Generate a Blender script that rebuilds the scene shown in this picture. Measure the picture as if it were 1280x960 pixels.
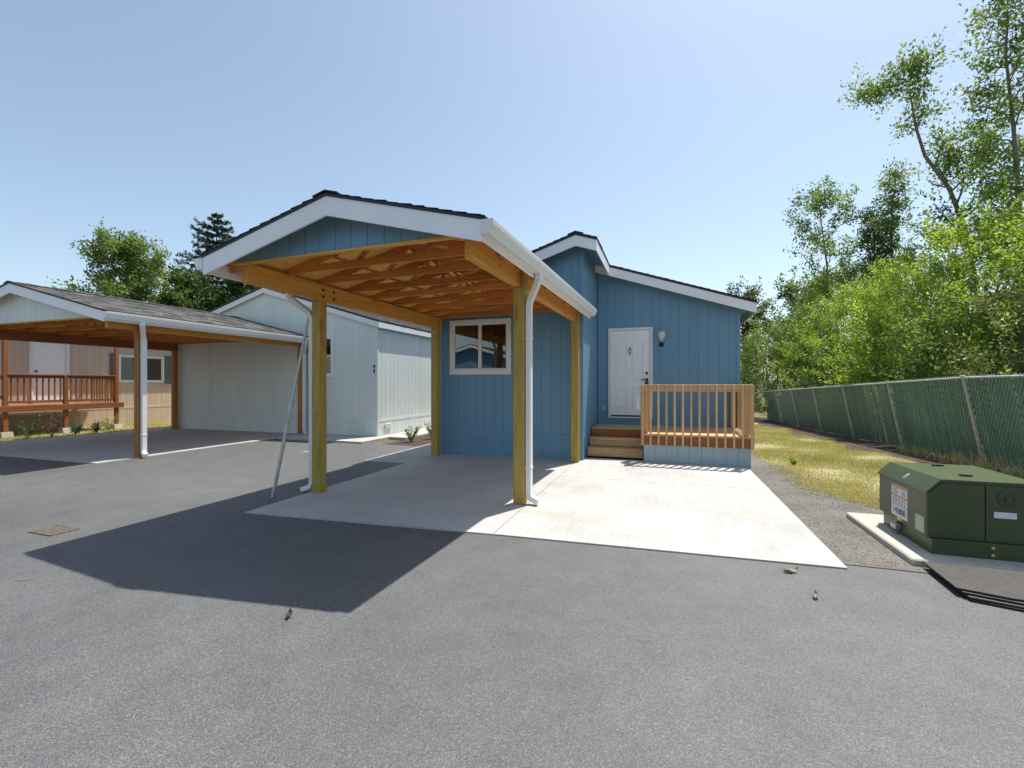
import bpy, math, random
import numpy as np
from mathutils import Vector, Matrix

S = bpy.context.scene
for o in list(bpy.data.objects):
    bpy.data.objects.remove(o)
COL = S.collection
R = math.radians
random.seed(7)

# ------------------------------------------------------------ camera
YAW = math.atan(191 / 569)
cam = bpy.data.cameras.new('camera')
cam.sensor_width = 36.0
cam.lens = 569 / 1280 * 36
cam.clip_start = 0.05
cam.clip_end = 5000
camo = bpy.data.objects.new('camera', cam)
COL.objects.link(camo)
camo.location = (0, 0, 1.5)
camo.rotation_euler = (R(90), 0, YAW)
S.camera = camo

# ------------------------------------------------------------ sky, sun, exposure
SUN = Vector((0.57, 1.19, 2.96)).normalized()
SUN_EL = math.asin(SUN.z)
SUN_AZ = math.atan2(SUN.x, SUN.y)
W = bpy.data.worlds.new('World')
S.world = W
W.use_nodes = True
nt = W.node_tree
nt.nodes.clear()
sky = nt.nodes.new('ShaderNodeTexSky')
sky.sky_type = 'NISHITA'
sky.sun_disc = False
sky.sun_elevation = SUN_EL
sky.sun_rotation = SUN_AZ
sky.altitude = 0
sky.air_density = 1.0
sky.dust_density = 1.1
sky.ozone_density = 1.3
bg = nt.nodes.new('ShaderNodeBackground')
bg.inputs['Strength'].default_value = 0.084
wo = nt.nodes.new('ShaderNodeOutputWorld')
hsv = nt.nodes.new('ShaderNodeHueSaturation')
hsv.inputs['Saturation'].default_value = 0.85
hsv.inputs['Hue'].default_value = 0.491
nt.links.new(sky.outputs['Color'], hsv.inputs['Color'])
nt.links.new(hsv.outputs['Color'], bg.inputs['Color'])
nt.links.new(bg.outputs['Background'], wo.inputs['Surface'])
sl = bpy.data.lights.new('sun', 'SUN')
sl.energy = 3.1
sl.angle = R(0.53)
sl.color = (1.0, 0.955, 0.88)
so = bpy.data.objects.new('sun', sl)
COL.objects.link(so)
so.rotation_euler = (-SUN).to_track_quat('-Z', 'Y').to_euler()
so.location = (8, 20, 40)
S.view_settings.view_transform = 'Standard'
S.view_settings.look = 'None'
S.view_settings.exposure = 1.1
S.view_settings.gamma = 1.0
S.view_settings.use_curve_mapping = False
S.render.engine = 'CYCLES'
S.cycles.max_bounces = 8
S.cycles.diffuse_bounces = 5
S.cycles.transparent_max_bounces = 8


# ------------------------------------------------------------ materials
def new_mat(name):
    m = bpy.data.materials.new(name)
    m.use_nodes = True
    n = m.node_tree
    n.nodes.clear()
    out = n.nodes.new('ShaderNodeOutputMaterial')
    b = n.nodes.new('ShaderNodeBsdfPrincipled')
    n.links.new(b.outputs[0], out.inputs[0])
    return m, n, b, out


def node(n, t, **kw):
    x = n.nodes.new(t)
    for k, v in kw.items():
        if k in x.inputs:
            x.inputs[k].default_value = v
        else:
            setattr(x, k, v)
    return x


def noise(n, co, scale, detail=4, rough=0.6, dim=None):
    t = node(n, 'ShaderNodeTexNoise', Scale=scale, Detail=detail, Roughness=rough)
    n.links.new(co, t.inputs['Vector'])
    return t.outputs['Fac']


def ramp(n, fac, stops):
    r = n.nodes.new('ShaderNodeValToRGB')
    e = r.color_ramp.elements
    while len(e) < len(stops):
        e.new(0.5)
    for i, (p, c) in enumerate(stops):
        e[i].position = p
        e[i].color = (c[0], c[1], c[2], 1) if not isinstance(c, (int, float)) else (c, c, c, 1)
    n.links.new(fac, r.inputs[0])
    return r.outputs[0]


def mix(n, fac, a, b, mode='MIX'):
    m = n.nodes.new('ShaderNodeMix')
    m.data_type = 'RGBA'
    m.blend_type = mode
    m.clamp_result = False
    for sock, v in ((m.inputs[0], fac), (m.inputs[6], a), (m.inputs[7], b)):
        if hasattr(v, 'node'):
            n.links.new(v, sock)
        elif isinstance(v, (int, float)):
            sock.default_value = v
        else:
            sock.default_value = (v[0], v[1], v[2], 1)
    return m.outputs[2]


def bump(n, b, h, strength, dist):
    u = node(n, 'ShaderNodeBump', Strength=strength, Distance=dist)
    n.links.new(h, u.inputs['Height'])
    n.links.new(u.outputs[0], b.inputs['Normal'])


def objco(n, scale=(1, 1, 1), kind='Object'):
    c = n.nodes.new('ShaderNodeTexCoord')
    mp = n.nodes.new('ShaderNodeMapping')
    mp.inputs['Scale'].default_value = scale
    if kind == 'World':
        g = n.nodes.new('ShaderNodeNewGeometry')
        n.links.new(g.outputs['Position'], mp.inputs['Vector'])
    else:
        n.links.new(c.outputs[kind], mp.inputs['Vector'])
    return mp.outputs[0]


def orand(n):
    return n.nodes.new('ShaderNodeObjectInfo').outputs['Random']


def plain(name, c, rough=0.6, var=0.12, scale=3.0, metal=0.0, bmp=0.0, bscale=60, spec=None):
    m, n, b, _ = new_mat(name)
    co = objco(n, kind='World')
    f = noise(n, co, scale, 5)
    d = [max(0, k * (1 - var)) for k in c]
    l = [k * (1 + var) for k in c]
    n.links.new(ramp(n, f, [(0.3, d), (0.7, l)]), b.inputs['Base Color'])
    b.inputs['Roughness'].default_value = rough
    b.inputs['Metallic'].default_value = metal
    if spec is not None:
        b.inputs['Specular IOR Level'].default_value = spec
    if bmp:
        bump(n, b, noise(n, co, bscale, 3), bmp, 0.004)
    return m


def wood(name, dark, light, axis, rough=0.65, pv=0.25):
    m, n, b, _ = new_mat(name)
    sc = [26, 26, 26]
    sc['xyz'.index(axis)] = 1.3
    co = objco(n, sc, kind='World')
    f = noise(n, co, 1.0, 7, 0.65)
    c1 = ramp(n, f, [(0.25, dark), (0.52, [(a + c) / 2 for a, c in zip(dark, light)]), (0.75, light)])
    co2 = objco(n, (1, 1, 1), kind='World')
    sc2 = [7, 7, 7]
    sc2['xyz'.index(axis)] = 1.6
    k = noise(n, objco(n, sc2, kind='World'), 1.4, 2)
    c1 = mix(n, ramp(n, k, [(0.62, 0.0), (0.74, 0.55)]), c1, [a * 0.5 for a in dark])
    v = node(n, 'ShaderNodeMapRange')
    n.links.new(orand(n), v.inputs[0])
    v.inputs[3].default_value = 1 - pv
    v.inputs[4].default_value = 1 + pv
    vm = node(n, 'ShaderNodeVectorMath', operation='SCALE')
    n.links.new(c1, vm.inputs[0])
    n.links.new(v.outputs[0], vm.inputs['Scale'])
    n.links.new(vm.outputs[0], b.inputs['Base Color'])
    b.inputs['Roughness'].default_value = rough
    bump(n, b, f, 0.25, 0.003)
    return m


def siding(name, c, axis='z', var=0.07):
    m, n, b, _ = new_mat(name)
    co = objco(n, (40, 40, 1.5), kind='World')
    f = noise(n, co, 1.0, 6)
    g = noise(n, objco(n, kind='World'), 1.1, 4)
    c1 = ramp(n, f, [(0.25, [k * (1 - var) for k in c]), (0.75, [k * (1 + var) for k in c])])
    c1 = mix(n, 0.5, c1, ramp(n, g, [(0.3, [k * 0.92 for k in c]), (0.7, [k * 1.06 for k in c])]))
    v = node(n, 'ShaderNodeMapRange')
    n.links.new(orand(n), v.inputs[0])
    v.inputs[3].default_value = 0.965
    v.inputs[4].default_value = 1.035
    vm = node(n, 'ShaderNodeVectorMath', operation='SCALE')
    n.links.new(c1, vm.inputs[0])
    n.links.new(v.outputs[0], vm.inputs['Scale'])
    n.links.new(vm.outputs[0], b.inputs['Base Color'])
    b.inputs['Roughness'].default_value = 0.5
    bump(n, b, f, 0.35, 0.002)
    return m


M = {}
M['blue'] = siding('blue_siding', (0.15, 0.295, 0.425))
M['blue_trim'] = siding('blue_soffit', (0.15, 0.31, 0.41))
M['pale'] = siding('pale_siding', (0.70, 0.735, 0.69))
M['skirt'] = siding('grey_blue_skirt', (0.36, 0.45, 0.48))
M['tan'] = siding('tan_siding', (0.58, 0.45, 0.34))
M['white'] = plain('white_paint', (0.78, 0.78, 0.76), 0.4, 0.03, 2.0)
M['fascia'] = plain('white_fascia', (0.86, 0.86, 0.87), 0.5, 0.04, 1.5, bmp=0.1)
M['gutter'] = plain('gutter_metal', (0.80, 0.79, 0.75), 0.32, 0.04, 1.2)
M['door'] = plain('door_paint', (0.88, 0.88, 0.86), 0.38, 0.02, 1.5)
M['dark'] = plain('dark_metal', (0.03, 0.028, 0.026), 0.4, 0.1, 5, metal=0.4)
M['galv'] = plain('galvanised', (0.42, 0.43, 0.42), 0.42, 0.18, 9, metal=0.75)
M['wire'] = plain('wire', (0.50, 0.50, 0.47), 0.5, 0.2, 9, metal=0.2)
M['fence_steel'] = plain('fence_steel', (0.52, 0.50, 0.46), 0.6, 0.25, 9, metal=0.3)
for ax in 'xyz':
    M['fir_' + ax] = wood('fir_' + ax, (0.55, 0.24, 0.035), (0.80, 0.44, 0.10), ax, pv=0.10)
    M['truss_' + ax] = wood('truss_' + ax, (0.40, 0.125, 0.02), (0.68, 0.27, 0.05), ax, pv=0.2)
    M['oiled_' + ax] = wood('oiled_' + ax, (0.28, 0.11, 0.025), (0.48, 0.22, 0.06), ax, pv=0.1)
    M['pt_' + ax] = wood('treated_' + ax, (0.30, 0.20, 0.035), (0.54, 0.37, 0.085), ax, pv=0.08)
    M['cedar_' + ax] = wood('new_cedar_' + ax, (0.48, 0.28, 0.12), (0.72, 0.47, 0.24), ax, pv=0.16)
    M['stain_' + ax] = wood('red_stain_' + ax, (0.21, 0.066, 0.02), (0.39, 0.145, 0.042), ax, pv=0.12)
M['ply'] = wood('plywood', (0.80, 0.44, 0.08), (0.92, 0.58, 0.16), 'y', pv=0.05)


def shingle_mat(name, cs):
    m, n, b, _ = new_mat(name)
    a = n.nodes.new('ShaderNodeAttribute')
    a.attribute_name = 'tone'
    co = objco(n, kind='World')
    f = noise(n, co, 160, 2)
    c = ramp(n, a.outputs['Fac'], [(0.0, cs[0]), (0.5, cs[1]), (1.0, cs[2])])
    c = mix(n, 0.8, c, ramp(n, f, [(0.3, 0.45), (0.7, 1.0)]), 'MULTIPLY')
    n.links.new(c, b.inputs['Base Color'])
    b.inputs['Roughness'].default_value = 0.9
    bump(n, b, f, 0.6, 0.004)
    return m


M['shingle_black'] = shingle_mat('black_shingle', ((0.012, 0.012, 0.018), (0.025, 0.025, 0.032), (0.045, 0.045, 0.05)))
M['shingle_grey'] = shingle_mat('grey_shingle', ((0.13, 0.125, 0.115), (0.19, 0.185, 0.17), (0.25, 0.245, 0.225)))
M['shingle_edge'] = plain('drip_edge', (0.02, 0.02, 0.035), 0.6, 0.1)


def asphalt():
    m, n, b, _ = new_mat('asphalt')
    co = objco(n, kind='World')
    big = noise(n, co, 0.35, 5, 0.6)
    mid = noise(n, co, 3.2, 5, 0.65)
    v = node(n, 'ShaderNodeTexVoronoi', Scale=230.0)
    n.links.new(co, v.inputs['Vector'])
    vc = n.nodes.new('ShaderNodeSeparateColor')
    n.links.new(v.outputs['Color'], vc.inputs[0])
    fine = noise(n, co, 240, 2)
    c = ramp(n, vc.outputs[0], [(0.0, (0.055, 0.058, 0.064)), (0.4, (0.095, 0.097, 0.099)), (0.85, (0.13, 0.13, 0.128)), (1.0, (0.22, 0.215, 0.20))])
    c = mix(n, 1.0, c, ramp(n, big, [(0.3, 0.80), (0.7, 1.14)]), 'MULTIPLY')
    c = mix(n, 1.0, c, ramp(n, mid, [(0.25, 0.82), (0.75, 1.12)]), 'MULTIPLY')
    c = mix(n, ramp(n, noise(n, co, 0.8, 6, 0.7), [(0.60, 0.0), (0.75, 0.30)]), c, (0.14, 0.128, 0.105))
    n.links.new(c, b.inputs['Base Color'])
    b.inputs['Roughness'].default_value = 0.6
    b.inputs['Specular IOR Level'].default_value = 0.5
    h = mix(n, 0.5, v.outputs['Distance'], fine)
    bump(n, b, h, 0.7, 0.004)
    return m


def concrete(name, c, stain=True):
    m, n, b, _ = new_mat(name)
    co = objco(n, kind='World')
    big = noise(n, co, 0.7, 6, 0.65)
    fine = noise(n, co, 60, 4)
    br = noise(n, objco(n, (38, 1.6, 1), kind='World'), 1.0, 4)
    col = ramp(n, big, [(0.25, [k * 0.74 for k in c]), (0.5, c), (0.8, [k * 1.10 for k in c])])
    col = mix(n, 1.0, col, ramp(n, br, [(0.3, 0.86), (0.7, 1.06)]), 'MULTIPLY')
    col = mix(n, 1.0, col, ramp(n, fine, [(0.3, 0.94), (0.7, 1.04)]), 'MULTIPLY')
    if stain:
        s = noise(n, objco(n, (0.55, 1.5, 1), kind='World'), 0.9, 6, 0.7)
        col = mix(n, ramp(n, s, [(0.54, 0.0), (0.72, 0.5)]), col, (c[0] * 0.80, c[1] * 0.66, c[2] * 0.46))
    n.links.new(col, b.inputs['Base Color'])
    b.inputs['Roughness'].default_value = 0.85
    bump(n, b, mix(n, 0.4, br, fine), 0.25, 0.003)
    return m


def ground_mix(name, stops, scale, fs, bstr, bd, vor=None):
    m, n, b, _ = new_mat(name)
    co = objco(n, kind='World')
    f = noise(n, co, scale, 6, 0.7)
    c = ramp(n, f, stops)
    g = noise(n, co, fs, 3, 0.7)
    c = mix(n, 1.0, c, ramp(n, g, [(0.25, 0.55), (0.75, 1.35)]), 'MULTIPLY')
    h = g
    if vor:
        v = node(n, 'ShaderNodeTexVoronoi', Scale=vor)
        n.links.new(co, v.inputs['Vector'])
        vc = n.nodes.new('ShaderNodeSeparateColor')
        n.links.new(v.outputs['Color'], vc.inputs[0])
        c = mix(n, 1.0, c, ramp(n, vc.outputs[0], [(0.0, 0.5), (0.6, 1.0), (1.0, 1.6)]), 'MULTIPLY')
    n.links.new(c, b.inputs['Base Color'])
    b.inputs['Roughness'].default_value = 0.95
    bump(n, b, h, bstr, bd)
    return m


M['asphalt'] = asphalt()
M['concrete'] = concrete('concrete', (0.46, 0.45, 0.43))
M['pad'] = concrete('pad_concrete', (0.46, 0.43, 0.37))
M['gravel'] = ground_mix('gravel', [(0.3, (0.10, 0.092, 0.082)), (0.6, (0.175, 0.16, 0.138)), (0.8, (0.235, 0.21, 0.17))], 1.5, 150, 0.35, 0.003, 230)
M['earth'] = ground_mix('earth', [(0.3, (0.08, 0.06, 0.035)), (0.5, (0.16, 0.13, 0.06)), (0.75, (0.14, 0.17, 0.05))], 0.4, 8, 0.6, 0.05)
M['turf'] = ground_mix('dry_turf', [(0.28, (0.14, 0.16, 0.05)), (0.42, (0.30, 0.28, 0.13)), (0.65, (0.42, 0.37, 0.21))], 1.1, 45, 0.9, 0.02)
M['mulch'] = ground_mix('bark_mulch', [(0.3, (0.04, 0.026, 0.018)), (0.7, (0.12, 0.078, 0.05))], 3, 40, 1.0, 0.03, 40)


def leaf_mat(name, cs, trans=0.4):
    m = bpy.data.materials.new(name)
    m.use_nodes = True
    n = m.node_tree
    n.nodes.clear()
    out = n.nodes.new('ShaderNodeOutputMaterial')
    a = n.nodes.new('ShaderNodeAttribute')
    a.attribute_name = 'tone'
    c = ramp(n, a.outputs['Fac'], [(i / (len(cs) - 1), k) for i, k in enumerate(cs)])
    d = n.nodes.new('ShaderNodeBsdfPrincipled')
    d.inputs['Roughness'].default_value = 0.5
    d.inputs['Specular IOR Level'].default_value = 0.35
    t = n.nodes.new('ShaderNodeBsdfTranslucent')
    n.links.new(c, d.inputs['Base Color'])
    n.links.new(mix(n, 1.0, c, (1.25, 1.25, 0.6), 'MULTIPLY'), t.inputs['Color'])
    ms = n.nodes.new('ShaderNodeMixShader')
    ms.inputs[0].default_value = trans
    n.links.new(d.outputs[0], ms.inputs[1])
    n.links.new(t.outputs[0], ms.inputs[2])
    n.links.new(ms.outputs[0], out.inputs[0])
    return m


M['leaf_bright'] = leaf_mat('leaf_bright', [(0.11, 0.18, 0.025), (0.27, 0.38, 0.065), (0.46, 0.55, 0.17)], 0.5)
M['leaf_mid'] = leaf_mat('leaf_mid', [(0.075, 0.13, 0.03), (0.17, 0.26, 0.065), (0.31, 0.39, 0.14)], 0.45)
M['leaf_dark'] = leaf_mat('leaf_dark', [(0.035, 0.07, 0.02), (0.075, 0.135, 0.038), (0.14, 0.20, 0.065)], 0.35)
M['leaf_olive'] = leaf_mat('leaf_olive', [(0.06, 0.07, 0.025), (0.12, 0.14, 0.05), (0.22, 0.22, 0.10)], 0.35)
M['needle'] = leaf_mat('needle', [(0.012, 0.032, 0.014), (0.025, 0.06, 0.024), (0.05, 0.09, 0.035)], 0.15)
M['leaf_red'] = leaf_mat('leaf_red', [(0.08, 0.02, 0.02), (0.16, 0.04, 0.03), (0.10, 0.10, 0.03)], 0.3)
M['straw'] = leaf_mat('straw', [(0.16, 0.22, 0.055), (0.38, 0.35, 0.16), (0.55, 0.49, 0.28)], 0.35)
M['bark'] = plain('bark', (0.20, 0.17, 0.14), 0.9, 0.35, 8, bmp=0.5, bscale=30)
M['bark_dark'] = plain('bark_dark', (0.09, 0.07, 0.055), 0.9, 0.35, 8, bmp=0.5, bscale=30)


def slat_mat():
    m, n, b, _ = new_mat('green_slat')
    co = objco(n, kind='World')
    f = noise(n, objco(n, (6, 6, 1.2), kind='World'), 1.0, 5)
    c = ramp(n, f, [(0.3, (0.075, 0.21, 0.14)), (0.7, (0.13, 0.31, 0.215))])
    v = node(n, 'ShaderNodeMapRange')
    n.links.new(orand(n), v.inputs[0])
    v.inputs[3].default_value = 0.8
    v.inputs[4].default_value = 1.2
    vm = node(n, 'ShaderNodeVectorMath', operation='SCALE')
    n.links.new(c, vm.inputs[0])
    n.links.new(v.outputs[0], vm.inputs['Scale'])
    n.links.new(vm.outputs[0], b.inputs['Base Color'])
    b.inputs['Roughness'].default_value = 0.45
    t = n.nodes.new('ShaderNodeBsdfTranslucent')
    n.links.new(vm.outputs[0], t.inputs['Color'])
    ms = n.nodes.new('ShaderNodeMixShader')
    ms.inputs[0].default_value = 0.35
    n.links.new(b.outputs[0], ms.inputs[1])
    n.links.new(t.outputs[0], ms.inputs[2])
    n.links.new(ms.outputs[0], _.inputs[0])
    return m


M['slat'] = slat_mat()
M['box_green'] = plain('utility_green', (0.055, 0.074, 0.027), 0.36, 0.10, 2.5, bmp=0.05, bscale=25)
M['seam'] = plain('seam_black', (0.008, 0.010, 0.008), 0.7, 0.1)
M['sticker_white'] = plain('sticker_white', (0.70, 0.70, 0.70), 0.5, 0.03)
M['sticker_pale'] = plain('sticker_pale_green', (0.40, 0.52, 0.38), 0.5, 0.08, 40)
M['orange'] = plain('sticker_orange', (0.72, 0.25, 0.08), 0.5, 0.05)
M['sky_blue'] = plain('sticker_blue', (0.25, 0.50, 0.68), 0.5, 0.3, 60)
M['yellow'] = plain('sticker_yellow', (0.72, 0.60, 0.05), 0.5, 0.08)
M['ink'] = plain('ink', (0.03, 0.03, 0.05), 0.6, 0.05)
M['brass'] = plain('brass', (0.62, 0.45, 0.18), 0.35, 0.1, metal=0.8)
M['mat_top'] = plain('sheet_board', (0.07, 0.065, 0.058), 0.9, 0.2, 14, bmp=0.4, bscale=90)
M['mat_edge'] = plain('sheet_dark', (0.03, 0.03, 0.03), 0.85, 0.2, 20, bmp=0.3)
M['rust'] = plain('rusty_iron', (0.11, 0.088, 0.066), 0.8, 0.35, 25, bmp=0.4, bscale=80)
M['stone'] = plain('stone', (0.22, 0.20, 0.17), 0.9, 0.45, 45)
M['hole'] = plain('dark_pit', (0.02, 0.018, 0.016), 0.95, 0.1)
M['black_leaf'] = plain('black_leaf', (0.035, 0.03, 0.025), 0.8, 0.25, 40)
M['dead_leaf'] = plain('dead_leaf', (0.30, 0.22, 0.13), 0.8, 0.25, 40)
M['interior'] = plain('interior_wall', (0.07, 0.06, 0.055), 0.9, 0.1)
M['blind'] = plain('curtain', (0.80, 0.80, 0.66), 0.9, 0.05)
M['shutter'] = plain('shutter_grey', (0.13, 0.14, 0.15), 0.5, 0.06)
M['paint_mark'] = plain('road_paint', (0.55, 0.52, 0.40), 0.8, 0.25, 30)
M['paint_orange'] = plain('road_paint_orange', (0.16, 0.125, 0.10), 0.85, 0.25, 30)


def glass_mat():
    m = bpy.data.materials.new('window_glass')
    m.use_nodes = True
    n = m.node_tree
    n.nodes.clear()
    out = n.nodes.new('ShaderNodeOutputMaterial')
    g = node(n, 'ShaderNodeBsdfGlossy', Roughness=0.015)
    g.inputs['Color'].default_value = (1, 1, 1, 1)
    t = n.nodes.new('ShaderNodeBsdfTransparent')
    t.inputs['Color'].default_value = (0.72, 0.78, 0.76, 1)
    fr = node(n, 'ShaderNodeFresnel', IOR=1.9)
    ms = n.nodes.new('ShaderNodeMixShader')
    n.links.new(fr.outputs[0], ms.inputs[0])
    n.links.new(t.outputs[0], ms.inputs[1])
    n.links.new(g.outputs[0], ms.inputs[2])
    n.links.new(ms.outputs[0], out.inputs[0])
    return m


M['glass'] = glass_mat()
mm, nn, bb, _ = new_mat('lamp_glass')
bb.inputs['Base Color'].default_value = (0.85, 0.85, 0.83, 1)
bb.inputs['Roughness'].default_value = 0.12
bb.inputs['Transmission Weight'].default_value = 0.35
M['lamp_glass'] = mm

# ------------------------------------------------------------ mesh helpers
ORG = {}
WARP = [None]


class MB:
    def __init__(s):
        s.v = []
        s.f = []

    def add(s, vs, fs):
        k = len(s.v)
        s.v += [tuple(p) for p in vs]
        s.f += [tuple(i + k for i in f) for f in fs]
        return s

    def box(s, x0, x1, y0, y1, z0, z1, c=0.0):
        x0, x1 = min(x0, x1), max(x0, x1)
        y0, y1 = min(y0, y1), max(y0, y1)
        z0, z1 = min(z0, z1), max(z0, z1)
        return s.obox(((x0 + x1) / 2, (y0 + y1) / 2, (z0 + z1) / 2), (1, 0, 0), (0, 1, 0), (0, 0, 1),
                      (x1 - x0) / 2, (y1 - y0) / 2, (z1 - z0) / 2, c)

    def obox(s, o, ax, ay, az, hx, hy, hz, c=0.0):
        o, ax, ay, az = Vector(o), Vector(ax), Vector(ay), Vector(az)
        if c <= 0:
            vs = [o + ax * (hx * i) + ay * (hy * j) + az * (hz * k) for k in (-1, 1) for j in (-1, 1) for i in (-1, 1)]
            return s.add(vs, [(0, 2, 3, 1), (4, 5, 7, 6), (0, 1, 5, 4), (2, 6, 7, 3), (0, 4, 6, 2), (1, 3, 7, 5)])
        c = min(c, hx * 0.9, hy * 0.9, hz * 0.9)
        vs = []
        idx = {}
        for k in (-1, 1):
            for j in (-1, 1):
                for i in (-1, 1):
                    for a in range(3):
                        d = [hx - c, hy - c, hz - c]
                        d[a] += c
                        idx[(i, j, k, a)] = len(vs)
                        vs.append(o + ax * (d[0] * i) + ay * (d[1] * j) + az * (d[2] * k))
        fs = []
        for a in range(3):
            b_, c_ = [q for q in range(3) if q != a]
            for sg in (-1, 1):
                def key(u, w):
                    t = [0, 0, 0]
                    t[a] = sg
                    t[b_] = u
                    t[c_] = w
                    return idx[(t[0], t[1], t[2], a)]
                fs.append((key(-1, -1), key(1, -1), key(1, 1), key(-1, 1)))
            for u in (-1, 1):
                for w in (-1, 1):
                    def e(t_a, wh):
                        t = [0, 0, 0]
                        t[a] = t_a
                        t[b_] = u
                        t[c_] = w
                        return idx[(t[0], t[1], t[2], wh)]
                    fs.append((e(-1, b_), e(1, b_), e(1, c_), e(-1, c_)))
        for k in (-1, 1):
            for j in (-1, 1):
                for i in (-1, 1):
                    fs.append((idx[(i, j, k, 0)], idx[(i, j, k, 1)], idx[(i, j, k, 2)]))
        return s.add(vs, fs)

    def bar(s, p, q, w, h, up=(0, 0, 1), c=0.0):
        p, q = Vector(p), Vector(q)
        d = (q - p)
        L = d.length
        d.normalize()
        u = Vector(up)
        sd = d.cross(u)
        sd.normalize()
        u = sd.cross(d)
        return s.obox((p + q) / 2, d, sd, u, L / 2, w / 2, h / 2, c)

    def prism(s, poly, axis, a0, a1):
        """extrude 2D poly along axis; poly in the two remaining axes (in xyz order)"""
        n = len(poly)
        vs = []
        for a in (a0, a1):
            for (u, w) in poly:
                vs.append({'x': (a, u, w), 'y': (u, a, w), 'z': (u, w, a)}[axis])
        fs = [tuple(range(n - 1, -1, -1)), tuple(range(n, 2 * n))]
        fs += [(i, (i + 1) % n, n + (i + 1) % n, n + i) for i in range(n)]
        return s.add(vs, fs)

    def tube(s, pts, r, n=8, cap=True):
        pts = [Vector(p) for p in pts]
        rs = r if isinstance(r, (list, tuple)) else [r] * len(pts)
        k0 = len(s.v)
        ref = Vector((0.3, 0.5, 0.81))
        for i, p in enumerate(pts):
            d = (pts[min(i + 1, len(pts) - 1)] - pts[max(i - 1, 0)]).normalized()
            a = d.cross(ref)
            if a.length < 1e-3:
                a = d.cross(Vector((1, 0, 0)))
            a.normalize()
            b = d.cross(a)
            for j in range(n):
                t = 2 * math.pi * j / n
                s.v.append(tuple(p + a * (rs[i] * math.cos(t)) + b * (rs[i] * math.sin(t))))
        for i in range(len(pts) - 1):
            for j in range(n):
                s.f.append((k0 + i * n + j, k0 + i * n + (j + 1) % n, k0 + (i + 1) * n + (j + 1) % n, k0 + (i + 1) * n + j))
        if cap:
            s.f.append(tuple(k0 + j for j in range(n - 1, -1, -1)))
            s.f.append(tuple(k0 + (len(pts) - 1) * n + j for j in range(n)))
        return s

    def lathe(s, o, prof, n=16, axis='z'):
        k0 = len(s.v)
        for (r, h) in prof:
            for j in range(n):
                t = 2 * math.pi * j / n
                a, b = r * math.cos(t), r * math.sin(t)
                d = {'z': (a, b, h), 'y': (a, h, b), 'x': (h, a, b)}[axis]
                s.v.append((o[0] + d[0], o[1] + d[1], o[2] + d[2]))
        for i in range(len(prof) - 1):
            for j in range(n):
                s.f.append((k0 + i * n + j, k0 + i * n + (j + 1) % n, k0 + (i + 1) * n + (j + 1) % n, k0 + (i + 1) * n + j))
        return s

    def rectpipe(s, pts, w, d, side):
        """rectangular pipe through pts; side = unit vector held fixed (width w), depth d"""
        side = Vector(side)
        pts = [Vector(p) for p in pts]
        k0 = len(s.v)
        for i, p in enumerate(pts):
            dr = (pts[min(i + 1, len(pts) - 1)] - pts[max(i - 1, 0)]).normalized()
            b = dr.cross(side).normalized()
            for (u, q) in ((-1, -1), (1, -1), (1, 1), (-1, 1)):
                s.v.append(tuple(p + side * (u * w / 2) + b * (q * d / 2)))
        for i in range(len(pts) - 1):
            for j in range(4):
                s.f.append((k0 + i * 4 + j, k0 + i * 4 + (j + 1) % 4, k0 + i * 4 + 4 + (j + 1) % 4, k0 + i * 4 + 4 + j))
        s.f.append((k0 + 3, k0 + 2, k0 + 1, k0))
        e = k0 + 4 * (len(pts) - 1)
        s.f.append((e, e + 1, e + 2, e + 3))
        return s

    def build(s, name, mat, parent=None, smooth=False, tone=None, kind=None, label=None):
        vs = s.v
        if WARP[0]:
            vs = [WARP[0](p) for p in vs]
        a = np.array(vs, dtype=np.float64)
        lo, hi = a.min(0), a.max(0)
        o = np.array(((lo[0] + hi[0]) / 2, (lo[1] + hi[1]) / 2, lo[2]))
        me = bpy.data.meshes.new(name)
        me.from_pydata((a - o).tolist(), [], s.f)
        fix_normals(me)
        if smooth:
            me.polygons.foreach_set('use_smooth', [True] * len(me.polygons))
        if tone is not None:
            at = me.attributes.new('tone', 'FLOAT', 'FACE')
            at.data.foreach_set('value', tone)
        me.materials.append(M[mat] if isinstance(mat, str) else mat)
        ob = bpy.data.objects.new(name, me)
        return link(ob, tuple(o), parent, kind, label)


def fix_normals(me):
    import bmesh
    bm = bmesh.new()
    bm.from_mesh(me)
    bmesh.ops.recalc_face_normals(bm, faces=bm.faces)
    bm.to_mesh(me)
    bm.free()


def link(ob, o, parent=None, kind=None, label=None):
    COL.objects.link(ob)
    ORG[ob.name] = Vector(o)
    if parent is not None:
        ob.parent = parent
        ob.location = Vector(o) - ORG[parent.name]
    else:
        ob.location = o
    if kind:
        ob['kind'] = kind
    if label:
        ob['label'] = label
    return ob


def inst(src, o, parent, rot=None, scale=None):
    ob = src.copy()
    link(ob, o, parent)
    if rot is not None:
        ob.rotation_euler = rot
    if scale is not None:
        ob.scale = scale
    return ob


def thing(name, loc, label, cat, group=None):
    e = bpy.data.objects.new(name, None)
    e.empty_display_size = 0.3
    link(e, loc)
    return tag(e, label, cat, group)


def tag(o, label, cat, group=None):
    o['label'] = label
    o['category'] = cat
    if group:
        o['group'] = group
    return o


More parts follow.
